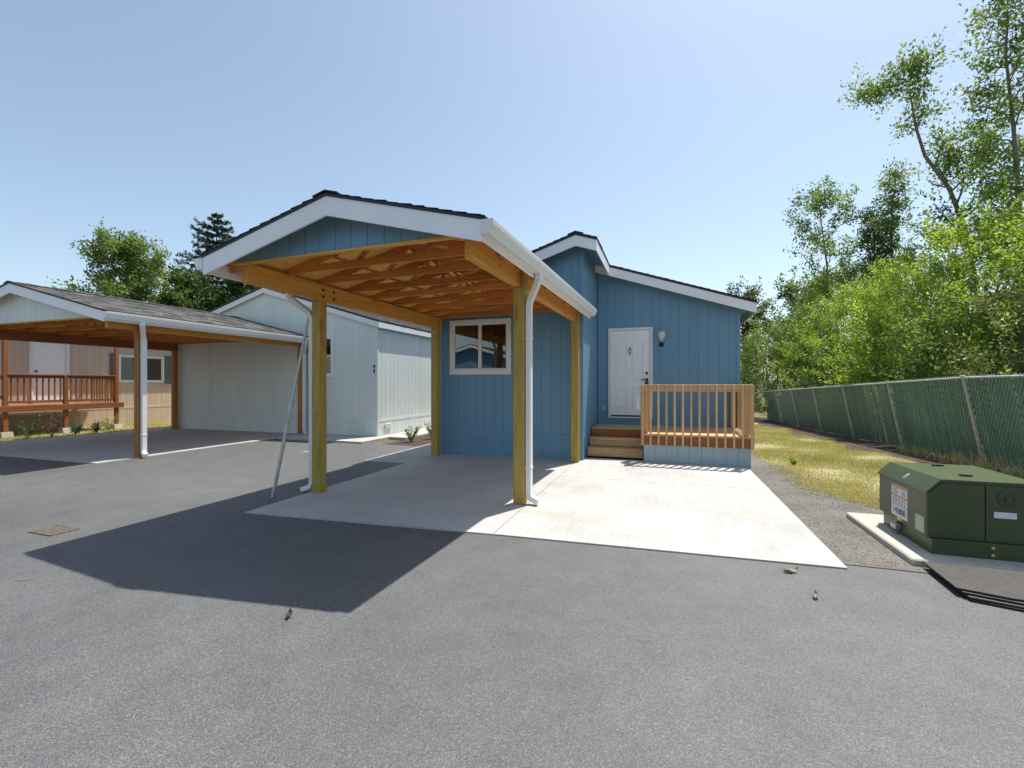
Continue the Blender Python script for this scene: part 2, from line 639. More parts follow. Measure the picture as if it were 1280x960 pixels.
def np_mesh(name, V, F, mat, loc, parent=None, tone=None, kind=None, mats=None):
    """V (n,3) world coords, F (m,k) ints with uniform k"""
    V = np.asarray(V, dtype=np.float32) - np.array(loc, dtype=np.float32)
    F = np.asarray(F, dtype=np.int32)
    me = bpy.data.meshes.new(name)
    k = F.shape[1]
    me.vertices.add(len(V))
    me.vertices.foreach_set('co', V.ravel())
    me.loops.add(F.size)
    me.loops.foreach_set('vertex_index', F.ravel())
    me.polygons.add(len(F))
    me.polygons.foreach_set('loop_start', np.arange(0, F.size, k, dtype=np.int32))
    me.update(calc_edges=True)
    if tone is not None:
        at = me.attributes.new('tone', 'FLOAT', 'FACE')
        at.data.foreach_set('value', np.asarray(tone, dtype=np.float32))
    me.materials.append(M[mat] if isinstance(mat, str) else mat)
    ob = bpy.data.objects.new(name, me)
    return link(ob, loc, parent, kind)


# ------------------------------------------------------------ terrain
def sst(a, b, x):
    t = min(1, max(0, (x - a) / (b - a)))
    return t * t * (3 - 2 * t)


def gh(x, y):
    z = 0.0
    if -6 < x < -1.5:
        z = -0.008 * (-1.5 - x)
    elif -10 < x <= -6:
        z = -0.036 * (x + 10) / 4
    if y > 10.2 and x > 1.6:
        z -= min(0.95, 0.030 * (y - 10.2)) * sst(1.6, 4.0, x)
    if x > 6.2:
        z += 0.55 * sst(6.2, 9, x)
    return z


def axis_pts(a, b, step, must=()):
    n = max(1, int(math.ceil((b - a) / step)))
    p = [a + (b - a) * i / n for i in range(n + 1)]
    p += [m for m in must if a < m < b]
    return sorted(set(round(q, 5) for q in p))


def sheet(name, x0, x1, y0, y1, dz, mat, step=0.5, thick=0.0, edge=None, parent=None, kind='structure', jitter=None):
    xs = axis_pts(x0, x1, step, (-1.5, -6, -10))
    ys = axis_pts(y0, y1, step, (10.2,))
    nx, ny = len(xs), len(ys)
    V, F = [], []
    for y in ys:
        for x in xs:
            X, Y = x, y
            if jitter:
                X, Y = jitter(x, y, x == xs[0], x == xs[-1], y == ys[0], y == ys[-1])
            V.append((X, Y, gh(X, Y) + dz))
    for j in range(ny - 1):
        for i in range(nx - 1):
            F.append((j * nx + i, j * nx + i + 1, (j + 1) * nx + i + 1, (j + 1) * nx + i))
    if thick:
        k = len(V)
        ring = [i for i in range(nx)] + [j * nx + nx - 1 for j in range(1, ny)] + [(ny - 1) * nx + i for i in range(nx - 2, -1, -1)] + [j * nx for j in range(ny - 2, 0, -1)]
        for i in ring:
            V.append((V[i][0], V[i][1], V[i][2] - thick))
        m = len(ring)
        for a in range(m):
            b = (a + 1) % m
            F.append((ring[a], k + a, k + b, ring[b]))
    mb = MB()
    mb.add(V, F)
    ob = mb.build(name, mat, parent, kind=None if parent else kind)
    return ob


# large earth sheet to the horizon
xs = [-1500, -700, -300, -120, -60, -30] + axis_pts(-22, 30, 2.0, (-10, -6, -1.5)) + [45, 90, 250, 700, 1500]
ys = [-900, -300, -100, -40, -20] + axis_pts(-10, 60, 2.0, (10.2,)) + [90, 150, 300, 700, 1800]
V = [(x, y, gh(x, y) - 0.03) for y in ys for x in xs]
F = [(j * len(xs) + i, j * len(xs) + i + 1, (j + 1) * len(xs) + i + 1, (j + 1) * len(xs) + i) for j in range(len(ys) - 1) for i in range(len(xs) - 1)]
MB().add(V, F).build('ground', 'earth', kind='structure')

sheet('asphalt_road', -60, 60, -14, 4.48, 0.0, 'asphalt', 1.0)
sheet('asphalt_driveway', -10.1, -4.60, 4.48, 10.05, 0.0, 'asphalt', 0.6)
sheet('asphalt_verge', -60, -10.1, 4.48, 5.62, 0.0, 'asphalt', 1.2)
GE = lambda y: 2.02 + 0.75 * (1 - sst(5.6, 8.2, y)) - 0.25 * sst(8.5, 12, y) + 0.07 * math.sin(y * 2.3) + 0.05 * math.sin(y * 6.1)
sheet('gravel_strip', 1.36, 2.75, 4.46, 12.5, 0.006, 'gravel', 0.25,
      jitter=lambda x, y, l, r, b, t: (1.36 + (x - 1.36) / 1.39 * (GE(y) - 1.36), y))
sheet('gravel_yard', 2.4, 9, 4.46, 6.55, 0.002, 'gravel', 0.5,
      jitter=lambda x, y, l, r, b, t: (x, y + (0.15 * math.sin(x * 2.1) if t else 0)))
sheet('lawn', 1.70, 5.4, 6.35, 34, -0.004, 'turf', 0.5)
sheet('mulch_shade_strip', 4.25, 6.6, 7.2, 34, 0.004, 'mulch', 0.45,  # dark mulch that also stands in for the strip of shade along the fence
      jitter=lambda x, y, l, r, b, t: (x + (0.22 * math.sin(y * 1.3) + 0.12 * math.sin(y * 3.7) + 0.35 - 0.012 * (y - 10) * 2 if l else 0), y))
sheet('lawn_left', -19.2, -16.12, 4.8, 18, 0.004, 'turf', 0.8)
sheet('planting_bed', -6.74, -5.68, 9.95, 20, 0.008, 'mulch', 0.6)

# concrete driveway: separate panels with open joints
dw = sheet('concrete_driveway', -4.62, 1.37, 4.40, 9.1, 0.003, 'seam', 0.8)
DWY = [(-4.70, -1.62), (-1.612, 1.40)]


def panel_edges(px0, px1, py0, py1):
    return sheet('slab_panel', px0, px1, py0, py1, 0.014, 'concrete', 0.7, 0.04, parent=dw,
                 jitter=lambda x, y, l, r, b, t: (x, y - 0.043 * (1.4 - x) * (1 if b and py0 < 5 else 0)))


for (px0, px1) in DWY:
    panel_edges(px0, px1, 4.35, 7.20)
    panel_edges(px0, px1, 7.208, 9.20)
wk = sheet('walkway', -5.66, -4.71, 7.62, 12.0, 0.014, 'concrete', 0.7, 0.04)
nsl = sheet('carport_slab', -16.0, -10.2, 5.7, 10.8, 0.004, 'seam', 0.8)
for (py0, py1) in ((5.6, 8.2), (8.208, 10.95)):
    for (px0, px1) in ((-16.15, -13.12), (-13.112, -10.1)):
        sheet('slab_panel', px0, px1, py0, py1, 0.018, 'concrete', 0.8, 0.04, parent=nsl)
sheet('apron', -10.092, -7.3, 9.75, 10.95, 0.05, 'concrete', 0.6, 0.08)
sheet('side_path', -7.64, -6.75, 10.958, 19, 0.05, 'concrete', 0.8, 0.08)


# ------------------------------------------------------------ roof + wall helpers
def shingles(x_ridge, z_ridge, x_eave, y0, y1, slope, mat, parent, expo=0.14, tab=0.30, th=0.012, seed=1):
    """courses of tabs on one slope as one part"""
    rnd = random.Random(seed)
    L = abs(x_eave - x_ridge)
    sg = 1 if x_eave > x_ridge else -1
    n = int(math.ceil(L / expo))
    mb = MB()
    tone = []
    for i in range(n):
        a0 = i * expo
        a1 = min(L, a0 + expo)
        y = y0 - rnd.random() * tab * 0.6
        while y < y1:
            w = tab * rnd.uniform(0.75, 1.2)
            ya, yb = max(y0, y), min(y1, y + w - 0.006)
            y += w
            if yb - ya < 0.03:
                continue
            t = th * rnd.uniform(0.7, 1.5)
            ex = rnd.uniform(0, 0.012)
            xa, xb = x_ridge + sg * a0, x_ridge + sg * (a1 + ex)
            za, zb = z_ridge - slope * a0, z_ridge - slope * (a1 + ex)
            vs = [(xa, ya, za), (xa, yb, za), (xb, yb, zb), (xb, ya, zb),
                  (xa, ya, za + 0.003), (xa, yb, za + 0.003), (xb, yb, zb + t), (xb, ya, zb + t)]
            mb.add(vs, [(4, 5, 6, 7), (3, 7, 6, 2), (0, 4, 7, 3), (1, 2, 6, 5)])
            v = rnd.random()
            tone += [v] * 4
    return mb.build('shingles', mat, parent, tone=tone, kind='stuff')


def ridge_caps(x, z, y0, y1, slope, mat, parent, seed=3):
    rnd = random.Random(seed)
    mb = MB()
    tone = []
    y = y0
    while y < y1:
        ye = min(y1, y + 0.30)
        w, t = 0.15, rnd.uniform(0.012, 0.024)
        za = z + 0.014
        vs = [(x - w, y, za - slope * w), (x, y, za), (x + w, y, za - slope * w),
              (x - w, ye, za - slope * w), (x, ye, za), (x + w, ye, za - slope * w)]
        top = [(p[0], p[1], p[2] + (t if p[1] == y else 0.006)) for p in vs]
        mb.add(vs + top, [(6, 7, 10, 9), (7, 8, 11, 10), (0, 1, 7, 6), (1, 2, 8, 7), (0, 6, 9, 3), (2, 5, 11, 8)])
        tone += [rnd.random()] * 6
        y += 0.145
    return mb.build('ridge_cap', mat, parent, tone=tone, kind='stuff')


def slab_slope(mb, x0, z0, x1, z1, y0, y1, t):
    """sloped slab between (x0,z0) and (x1,z1), top surface given, thickness t"""
    return mb.prism([(x0, z0), (x1, z1), (x1, z1 - t), (x0, z0 - t)], 'y', y0, y1)


def rake(name, xr, zr, xe, ze, y0, y1, h, mat, parent, drop=0.0, c=None):
    """barge board on a gable: vertical-sided strip of height h under the line"""
    mb = MB()
    mb.prism([(xr, zr - drop), (xe, ze - drop), (xe, ze - drop - h), (xr, zr - drop - h)], 'y', y0, y1)
    return mb.build(name, mat, parent)


def boards(part, axis, a0, a1, zb, ztop, face, sgn, mat, openings=(), pitch=0.203, groove=0.006, th=0.007, seed=1, name='siding_board'):
    """vertical siding boards along axis ('x' or 'y') on plane face (other coord); ztop(a) upper line"""
    n = max(1, round((a1 - a0) / pitch))
    p = (a1 - a0) / n
    for i in range(n):
        b0, b1 = a0 + i * p + groove / 2, a0 + (i + 1) * p - groove / 2
        pieces = [(b0, b1, zb, None)]
        for (o0, o1, oz0, oz1) in openings:
            new = []
            for (c0, c1, z0, z1) in pieces:
                if c1 <= o0 or c0 >= o1 or (z1 is not None and z1 <= oz0) or z0 >= oz1:
                    new.append((c0, c1, z0, z1))
                    continue
                if c0 < o0 - 0.015:
                    new.append((c0, o0, z0, z1))
                if c1 > o1 + 0.015:
                    new.append((o1, c1, z0, z1))
                m0, m1 = max(c0, o0), min(c1, o1)
                if z0 < oz0:
                    new.append((m0, m1, z0, oz0))
                new.append((m0, m1, oz1, z1))
            pieces = new
        for (c0, c1, z0, z1) in pieces:
            t0 = ztop(c0) if z1 is None else z1
            t1 = ztop(c1) if z1 is None else z1
            if min(t0, t1) - z0 < 0.02:
                continue
            ch = 0.0025
            f0, f1 = face, face + sgn * th
            fm = face + sgn * (th - ch)
            ring = []
            for (a, f) in ((c0, f0), (c0, fm), (c0 + ch, f1), (c1 - ch, f1), (c1, fm), (c1, f0)):
                t = t0 + (t1 - t0) * (a - c0) / (c1 - c0)
                ring.append((a, f, t))
            mk = (lambda a, f, z: (a, f, z)) if axis == 'x' else (lambda a, f, z: (f, a, z))
            vs = [mk(a, f, z0) for a, f, t in ring] + [mk(a, f, t) for a, f, t in ring]
            k = 6
            fs = [(i, (i + 1) % k, k + (i + 1) % k, k + i) for i in range(k)] + [tuple(range(k)), tuple(range(k, 2 * k))]
            MB().add(vs, fs).build(name, mat, part)


def window(parent, axis, a0, a1, z0, z1, face, sgn, casing=0.085, panes=2, mat='white', glass_inset=0.03, curtain=None):
    """slider window: casing frame mesh, sash bars, glass panes. face = outer wall plane"""
    def B(mb, u0, u1, f0, f1, w0, w1, c=0.004):
        if axis == 'x':
            mb.box(u0, u1, face + sgn * f0, face + sgn * f1, w0, w1, c)
        else:
            mb.box(face + sgn * f0, face + sgn * f1, u0, u1, w0, w1, c)
    mb = MB()
    B(mb, a0, a1, -0.02, 0.035, z0, z0 + casing * 1.15)
    B(mb, a0, a1, -0.02, 0.035, z1 - casing, z1)
    B(mb, a0, a0 + casing, -0.02, 0.032, z0 + casing * 1.15, z1 - casing)
    B(mb, a1 - casing, a1, -0.02, 0.032, z0 + casing * 1.15, z1 - casing)
    w = mb.build('window', mat, parent)
    i0, i1, k0, k1 = a0 + casing, a1 - casing, z0 + casing * 1.15, z1 - casing
    n = panes
    sw = (i1 - i0) / n
    for i in range(n):
        off = 0.004 if i % 2 == 0 else -0.014
        s0, s1 = i0 + i * sw, i0 + (i + 1) * sw
        b = 0.032
        mb = MB()
        B(mb, s0, s1, off - 0.02, off + 0.012, k0, k0 + b, 0.003)
        B(mb, s0, s1, off - 0.02, off + 0.012, k1 - b, k1, 0.003)
        B(mb, s0, s0 + b, off - 0.02, off + 0.010, k0 + b, k1 - b, 0.003)
        B(mb, s1 - b, s1, off - 0.02, off + 0.010, k0 + b, k1 - b, 0.003)
        mb.build('sash', mat, w)
        mb = MB()
        B(mb, s0 + b, s1 - b, off - 0.010, off - 0.006, k0 + b, k1 - b, 0)
        mb.build('pane', 'glass', w)
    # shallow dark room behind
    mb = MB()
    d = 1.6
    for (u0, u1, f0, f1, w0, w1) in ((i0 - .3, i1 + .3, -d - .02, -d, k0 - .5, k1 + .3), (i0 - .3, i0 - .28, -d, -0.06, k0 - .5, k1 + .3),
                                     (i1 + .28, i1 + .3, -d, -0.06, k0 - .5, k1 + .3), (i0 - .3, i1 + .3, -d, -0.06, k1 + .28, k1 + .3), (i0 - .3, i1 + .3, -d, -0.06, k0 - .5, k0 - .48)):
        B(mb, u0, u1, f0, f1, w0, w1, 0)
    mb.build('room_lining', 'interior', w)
    if curtain:
        mb = MB()
        c0, c1 = curtain
        m = max(6, int((c1 - c0) / 0.04))
        vs, fs = [], []
        for i in range(m + 1):
            a = c0 + (c1 - c0) * i / m
            f = -0.10 + 0.018 * math.sin(i * 1.9)
            for z in (k0 - 0.05, k1 + 0.05):
                vs.append((a, face + sgn * f, z) if axis == 'x' else (face + sgn * f, a, z))
        fs = [(2 * i, 2 * i + 2, 2 * i + 3, 2 * i + 1) for i in range(m)]
        mb.add(vs, fs)
        mb.build('curtain', 'blind', w)
    return w


def gutter(parent, xf, sgn, y0, y1, zt, name='gutter'):
    """K-style gutter; xf = fascia face, sgn = outward x"""
    out = [(0, 0), (0, -0.125), (0.078, -0.125), (0.086, -0.10), (0.105, -0.07), (0.118, -0.045), (0.122, -0.012), (0.122, 0.0), (0.110, 0.0)]
    inn = [(0.110, -0.012), (0.098, -0.068), (0.074, -0.117), (0.008, -0.117), (0.008, 0)]
    poly = [(xf + sgn * a, zt + b) for a, b in out + inn]
    mb = MB()
    n = len(poly)
    vs = [(p[0], y, p[1]) for y in (y0, y1) for p in poly]
    fs = [(i, (i + 1) % n, n + (i + 1) % n, n + i) for i in range(n)]
    mb.add(vs, fs)
    o = [(xf + sgn * a, zt + b) for a, b in out]
    for ya, yb in ((y0 - 0.004, y0 + 0.002), (y1 - 0.002, y1 + 0.004)):
        mb.prism(o, 'y', ya, yb)
    return mb.build(name, 'gutter', parent)


# ------------------------------------------------------------ carport
def carport(root, x0, x1, yf, yb, posts, zb, bh, over, slope, zr, post_m, fir, gable_m, shingle_m, ntruss, gb, beam_m=None, dsp=(), post_w=0.14, ground=None, gable_board=True):
    """x0,x1 post lines; yf/yb roof front/back; zb beam underside; zr roof top at ridge; over eave overhang"""
    xr = (x0 + x1) / 2
    xl, xe = x0 - over, x1 + over
    bw = 0.089
    w = post_w / 2
    for (px, py) in posts:
        sg = -1 if abs(px - x0) < 0.1 else 1
        mb = MB()
        z0 = (ground(px, py) if ground else 0)
        mb.box(px - w, px + w, py - w, py + w, z0, zb - 0.002, 0.006)
        # notched half that carries on beside the beam
        mb.box(px + sg * w, px + sg * 0.025, py - w + 0.001, py + w - 0.001, zb - 0.002, zb + bh - 0.01, 0.004)
        mb.build('post', post_m, root)
    for sg, px in ((-1, x0), (1, x1)):
        c = px - sg * (bw / 2 - 0.022)
        mb = MB()
        mb.box(c - bw / 2, c + bw / 2, gb + 0.10, yb - 0.04, zb, zb + bh, 0.006)
        b = mb.build('beam', beam_m[0 if sg < 0 else 1], root)
        for py in sorted(set(p[1] for p in posts)):
            mb = MB()
            for dz in (0.055, 0.15):
                mb.lathe((c - sg * (bw / 2 - 0.001), py, zb + dz), [(0.0, -sg * 0.012), (0.012, -sg * 0.012), (0.014, -sg * 0.004), (0.022, -sg * 0.003), (0.022, 0.0)], 8, 'x')
            mb.build('bolt', 'dark', b)
    zc = zb + bh
    H = lambda x: zr - slope * abs(x - xr)
    deck_t = 0.05
    # trusses
    ys = [gb + 0.12 + (yb - 0.10 - gb - 0.12) * i / (ntruss - 1) for i in range(ntruss)]
    cw = 0.038
    for ty in ys:
        mb = MB()
        mb.box(xl + 0.12, xe - 0.12, ty - cw / 2, ty + cw / 2, zc + 0.001, zc + 0.09, 0.003)
        t = mb.build('truss', fir, root)
        for sg in (-1, 1):
            e = xr + sg * (xe - xr - 0.03)
            zt = lambda x: H(x) - deck_t - 0.004
            mb = MB()
            mb.prism([(xr, zt(xr)), (e, zt(e)), (e, zt(e) - 0.085), (xr, zt(xr) - 0.085)], 'y', ty - cw / 2 + 0.001, ty + cw / 2 - 0.001)
            mb.build('rafter', fir, t)
            q = xr + sg * (xe - xr) * 0.42
            mb = MB()
            mb.bar((q - sg * 0.25, ty, zc + 0.08), (q, ty, zt(q) - 0.075), cw - 0.006, 0.07, (0, 1, 0), 0.003)
            mb.build('web', fir, t)
            mb = MB()
            mb.bar((xr + sg * 0.32, ty, zc + 0.08), (xr + sg * 0.04, ty, zt(xr) - 0.09), cw - 0.008, 0.07, (0, 1, 0), 0.003)
            mb.build('web', fir, t)
    # blocking between truss heels on the beams
    for sg, px in ((-1, x0), (1, x1)):
        for a, b in zip(ys[:-1], ys[1:]):
            mb = MB()
            top = H(px) - deck_t - 0.01
            if top > zc + 0.03:
                mb.box(px - 0.019, px + 0.019, a + cw / 2 + 0.002, b - cw / 2 - 0.002, zc + 0.002, min(top, zc + 0.09), 0.002)
                mb.build('blocking', fir, root)
    # deck sheets
    n = max(2, round((yb - yf) / 1.22))
    for sg in (-1, 1):
        e = xl if sg < 0 else xe
        for i in range(n):
            ya = yf + 0.026 + (yb - yf - 0.03) * i / n
            yb_ = yf + 0.026 + (yb - yf - 0.03) * (i + 1) / n - 0.004
            mb = MB()
            slab_slope(mb, xr, zr - 0.03, e, H(e) - 0.03, ya, yb_, 0.02)
            mb.build('roof_sheet', 'ply', root)
        mb = MB()
        slab_slope(mb, xr, zr - 0.003, e + sg * 0.02, H(e + sg * 0.02) - 0.003, yf - 0.012, yb, 0.025)
        mb.build('roof_edge', 'shingle_edge', root)
        shingles(xr, zr, e + sg * 0.03, yf - 0.016, yb, slope, shingle_m, root, seed=5 + sg)
        rake('bargeboard', xr, zr, e, H(e), yf, yf + 0.022, 0.19, 'fascia', root, drop=0.029)
        # eave fascia
        mb = MB()
        mb.box(e - sg * 0.02, e, yf + 0.023, yb, H(e) - 0.20, H(e) - 0.052, 0.002)
        mb.build('fascia', 'fascia', root)
        gutter(root, e + sg * 0.002, sg, yf - 0.01, yb + 0.0, H(e) - 0.035)
    ridge_caps(xr, zr, yf - 0.018, yb, slope, shingle_m, root)
    # gable panel boards
    if gable_board:
        mb = MB()
        gy = gb + 0.06
        mb.prism([(xl + 0.16, zc - 0.0), (xe - 0.16, zc - 0.0), (xe - 0.16, H(xe - 0.16) - 0.065), (xr, zr - 0.065), (xl + 0.16, H(xl + 0.16) - 0.065)], 'y', gy, gy + 0.012)
        g = mb.build('gable_panel', gable_m, root)
        mb = MB()
        mb.box(xl + 0.16, xe - 0.16, gy - 0.03, gy + 0.03, zc - 0.034, zc - 0.0125, 0.002)
        mb.build('gable_trim', 'fir_x', root)
        boards(g, 'x', xl + 0.17, xe - 0.17, zc - 0.012, lambda a: H(a) - 0.06, gy, -1, gable_m)
    # downspouts: (side sign, post y)
    for (sg, py, dy) in dsp:
        e = xe if sg > 0 else xl
        px = x1 if sg > 0 else x0
        gx_ = e + sg * 0.055
        zg = H(e) - 0.155
        px_ = px + sg * (w + 0.045)
        z0 = (ground(px, py) if ground else 0)
        mb = MB()
        pts = [(gx_, py + dy, zg + 0.01), (gx_, py + dy, zg - 0.06), (gx_ - sg * 0.03, py + dy * 0.85, zg - 0.11),
               (px_ + sg * 0.02, py + dy * 0.1, zg - 0.28), (px_, py, zg - 0.35), (px_, py, z0 + 0.14), (px_ + sg * 0.02, py - 0.012, z0 + 0.08), (px_ + sg * 0.13, py - 0.05, z0 + 0.042)]
        mb.rectpipe(pts, 0.085, 0.062, (0, 1, 0))
        d = mb.build('downspout', 'gutter', root)
        mb = MB()
        for zz in (0.45, 2.05):
            mb.box(px_ - 0.036, px_ + 0.036, py - 0.047, py + 0.047, zz, zz + 0.03)
        mb.build('strap', 'gutter', d)


def warp1(p):
    x, y, z = p
    k = (x + 4.60) / 2.9
    return (x + 0.028 * (y - 5.4) * k, y, z + 0.012 * min(0.3, x + 1.7))


c1 = thing('carport', (-3.15, 5.3, 0), 'open wooden carport with black shingle roof and blue gable attached to blue house', 'carport')
WARP[0] = warp1
carport(c1, -4.60, -1.71, 3.68, 8.84, [(-4.60, 5.20), (-1.71, 5.42), (-4.60, 8.62), (-1.71, 8.62)], 2.70, 0.225, 0.24, 0.262, 3.405,
        'pt_z', 'truss_x', 'blue', 'shingle_black', 9, 3.88, beam_m=('fir_y', 'fir_y'), dsp=((1, 5.42, -0.18), (-1, 5.20, -0.25)),
        ground=lambda x, y: 0.014)
WARP[0] = None

c2 = thing('carport', (-12.8, 6.5, 0), 'wide stained wooden carport with grey shingle roof and pale gable beside pale house', 'carport')
carport(c2, -15.4, -10.17, 5.58, 10.86, [(-15.4, 6.35), (-10.17, 6.4), (-15.4, 10.75), (-10.17, 10.75)], 2.585, 0.225, 0.32, 0.245, 3.60,
        'oiled_z', 'truss_x', 'pale', 'shingle_grey', 9, 5.72, beam_m=('stain_y', 'fir_y'), dsp=((1, 6.4, -0.2), (1, 10.75, -0.25)), ground=lambda x, y: 0.018)


# ------------------------------------------------------------ blue house
XR, ZR, SL = -1.60, 4.36, 0.33
XL, XE = -4.60, 1.53
YB, YD, YE = 8.88, 10.95, 24.0
Hh = lambda x: ZR - SL * abs(x - XR)
h1 = thing('house', (-1.6, 16, 0), 'blue sided single storey house with white door and stepped gable behind carport', 'house')


def wall(name, parent, axis, a0, a1, zb, ztop, face, sgn, mat, openings=(), th=0.10, apex=None, belt=None, grooves=True, skirt=True):
    """backing wall with openings cut out as a grid, plus siding boards as children"""
    cuts = sorted(set([a0, a1] + [k for o in openings for k in o[:2]] + ([apex] if apex is not None and a0 < apex < a1 else [])))
    mb = MB()
    for b0, b1 in zip(cuts[:-1], cuts[1:]):
        zs = [zb]
        op = [o for o in openings if o[0] <= b0 + 1e-6 and o[1] >= b1 - 1e-6]
        segs = []
        z = zb
        for o in sorted(op, key=lambda k: k[2]):
            segs.append((z, o[2]))
            z = o[3]
        segs.append((z, None))
        for z0, z1 in segs:
            t0 = ztop(b0) if z1 is None else z1
            t1 = ztop(b1) if z1 is None else z1
            if t0 - z0 < 1e-4:
                continue
            poly = [(b0, z0), (b1, z0), (b1, t1), (b0, t0)]
            if axis == 'x':
                mb.prism(poly, 'y', face, face - sgn * th)
            else:
                mb.prism(poly, 'x', face, face - sgn * th)
    w = mb.build(name, mat, parent)
    if grooves:
        if belt:
            boards(w, axis, a0 + 0.004, a1 - 0.004, belt[1] + 0.004, lambda a: ztop(a) - 0.004, face, sgn, mat, openings)
            boards(w, axis, a0 + 0.004, a1 - 0.004, zb, lambda a: belt[0] - 0.004, face, sgn, mat, openings, th=0.005)
            mb = MB()
            if axis == 'x':
                mb.box(a0 - 0.004, a1 + 0.004, face, face + sgn * 0.012, belt[0], belt[1], 0.004)
            else:
                mb.box(face, face + sgn * 0.012, a0 - 0.004, a1 + 0.004, belt[0], belt[1], 0.004)
            mb.build('belt_trim', mat, w)
        else:
            boards(w, axis, a0 + 0.004, a1 - 0.004, zb, lambda a: ztop(a) - 0.004, face, sgn, mat, openings)
    return w


topw = lambda x: Hh(x) - 0.085
WIN = (-4.385, -3.0, 1.70, 2.86)
wop = (WIN[0] + 0.04, WIN[1] - 0.04, WIN[2] + 0.04, WIN[3] - 0.04)
wall('wall', h1, 'x', XL, -1.53, -0.12, topw, YB, -1, 'blue', [wop], apex=XR, belt=(0.415, 0.50))
wall('wall', h1, 'y', YB, YD, -0.08, lambda a: Hh(-1.53) - 0.09, -1.53, 1, 'blue', belt=(0.415, 0.50))
DOOR = (-1.265, -0.265, 0.735, 2.81)
dop = (DOOR[0] + 0.03, DOOR[1] - 0.03, DOOR[2] + 0.01, DOOR[3] - 0.03)
wall('wall', h1, 'x', -1.516, XE, -0.5, topw, YD, -1, 'blue', [dop])
wall('wall', h1, 'y', YD, YE, -0.9, lambda a: topw(XE), XE, 1, 'blue', belt=(0.415, 0.50), th=0.1)
wall('wall', h1, 'y', YB, YE, -0.3, lambda a: topw(XL), XL, -1, 'blue', belt=(0.415, 0.50))
wall('wall', h1, 'x', XL, XE, -0.9, topw, YE, 1, 'blue', apex=XR, grooves=False)
# corner trim
mb = MB()
for (cx, cy, sx, sy) in ((-1.53, YB, 1, -1), (XL, YB, -1, -1), (XE, YD, 1, -1)):
    zt = topw(cx) - 0.01
    mb = MB()
    mb.box(cx - sx * 0.05, cx + sx * 0.022, cy + sy * 0.014, cy + sy * 0.022, -0.1, zt, 0.002)
    mb.box(cx + sx * 0.014, cx + sx * 0.022, cy + sy * 0.0135, cy - sy * 0.05, -0.1, zt, 0.002)
    mb.build('corner_trim', 'blue', h1)
window(h1, 'x', *WIN[:2], *WIN[2:], YB - 0.007, -1, curtain=None)

# roof
YF1, YF2 = YB - 0.36, YD - 0.35
XB = -1.20
for (xe, y0, y1, nm) in ((-4.98, YF1, YE + 0.3, 'l'), (XB, YF1, YF2 - 0.0, 'a'), (1.82, YF2, YE + 0.3, 'b')):
    mb = MB()
    slab_slope(mb, XR, ZR - 0.003, xe, Hh(xe) - 0.003, y0 - 0.012, y1, 0.045)
    mb.build('roof', 'shingle_edge', h1)
    shingles(XR, ZR, xe, y0 - 0.016, y1, SL, 'shingle_black', h1, seed=ord(nm), tab=0.33)
    rake('bargeboard', XR, ZR, xe, Hh(xe), y0, y0 + 0.022, 0.20, 'fascia', h1, drop=0.049)
    mb = MB()
    slab_slope(mb, XR, ZR - 0.075, xe, Hh(xe) - 0.075, y0 + 0.023, y1 - (0.001 if nm == 'a' else 0), 0.012)
    mb.build('soffit', 'blue_trim', h1)
    sg = -1 if xe < XR else 1
    mb = MB()
    mb.box(xe - sg * 0.02, xe - sg * 0.001, y0 + 0.0225, y1, Hh(xe) - 0.245, Hh(xe) - 0.05, 0.002)
    mb.build('fascia', 'fascia', h1)
ridge_caps(XR, ZR, YF1 - 0.02, YE + 0.3, SL, 'shingle_black', h1)

# door
mb = MB()
ft = 0.055
mb.box(DOOR[0], DOOR[0] + ft, YD - 0.036, YD + 0.05, DOOR[2], DOOR[3] - ft, 0.004)
mb.box(DOOR[1] - ft, DOOR[1], YD - 0.036, YD + 0.05, DOOR[2], DOOR[3] - ft, 0.004)
mb.box(DOOR[0], DOOR[1], YD - 0.038, YD + 0.05, DOOR[3] - ft, DOOR[3], 0.004)
mb.box(DOOR[0], DOOR[1], YD - 0.05, YD + 0.05, DOOR[2] - 0.03, DOOR[2] - 0.001, 0.004)
df = mb.build('door_frame', 'white', h1)
dx0, dx1, dz0, dz1 = DOOR[0] + ft + 0.004, DOOR[1] - ft - 0.004, DOOR[2] + 0.004, DOOR[3] - ft - 0.004
mb = MB()
mb.box(dx0, dx1, YD - 0.004, YD + 0.035, dz0, dz1, 0.003)
dr = mb.build('door', 'door', h1)
dw_ = dx1 - dx0


def door_panel(x0, x1, z0, z1, arch=0.0, lean=0):
    def loop(ins):
        pts = [(x0 + ins, z0 + ins), (x1 - ins, z0 + ins)]
        for i in range(7):
            t = i / 6
            x = x1 - ins - (x1 - x0 - 2 * ins) * t
            g = t if lean > 0 else 1 - t
            z = z1 - ins - arch * (g ** 1.8)
            pts.append((x, z))
        return pts
    mb = MB()
    fy = YD - 0.004
    rings = [(0.0, 0.001), (0.012, -0.010), (0.028, -0.010), (0.045, -0.001), (0.060, -0.004)]
    vs = []
    for ins, d in rings:
        vs += [(x, fy + d, z) for x, z in loop(ins)]
    m = 9
    fs = []
    for r_ in range(len(rings) - 1):
        fs += [(r_ * m + i, r_ * m + (i + 1) % m, (r_ + 1) * m + (i + 1) % m, (r_ + 1) * m + i) for i in range(m)]
    fs.append(tuple((len(rings) - 1) * m + i for i in range(m)))
    mb.add(vs, fs)
    mb.build('panel', 'door', dr)


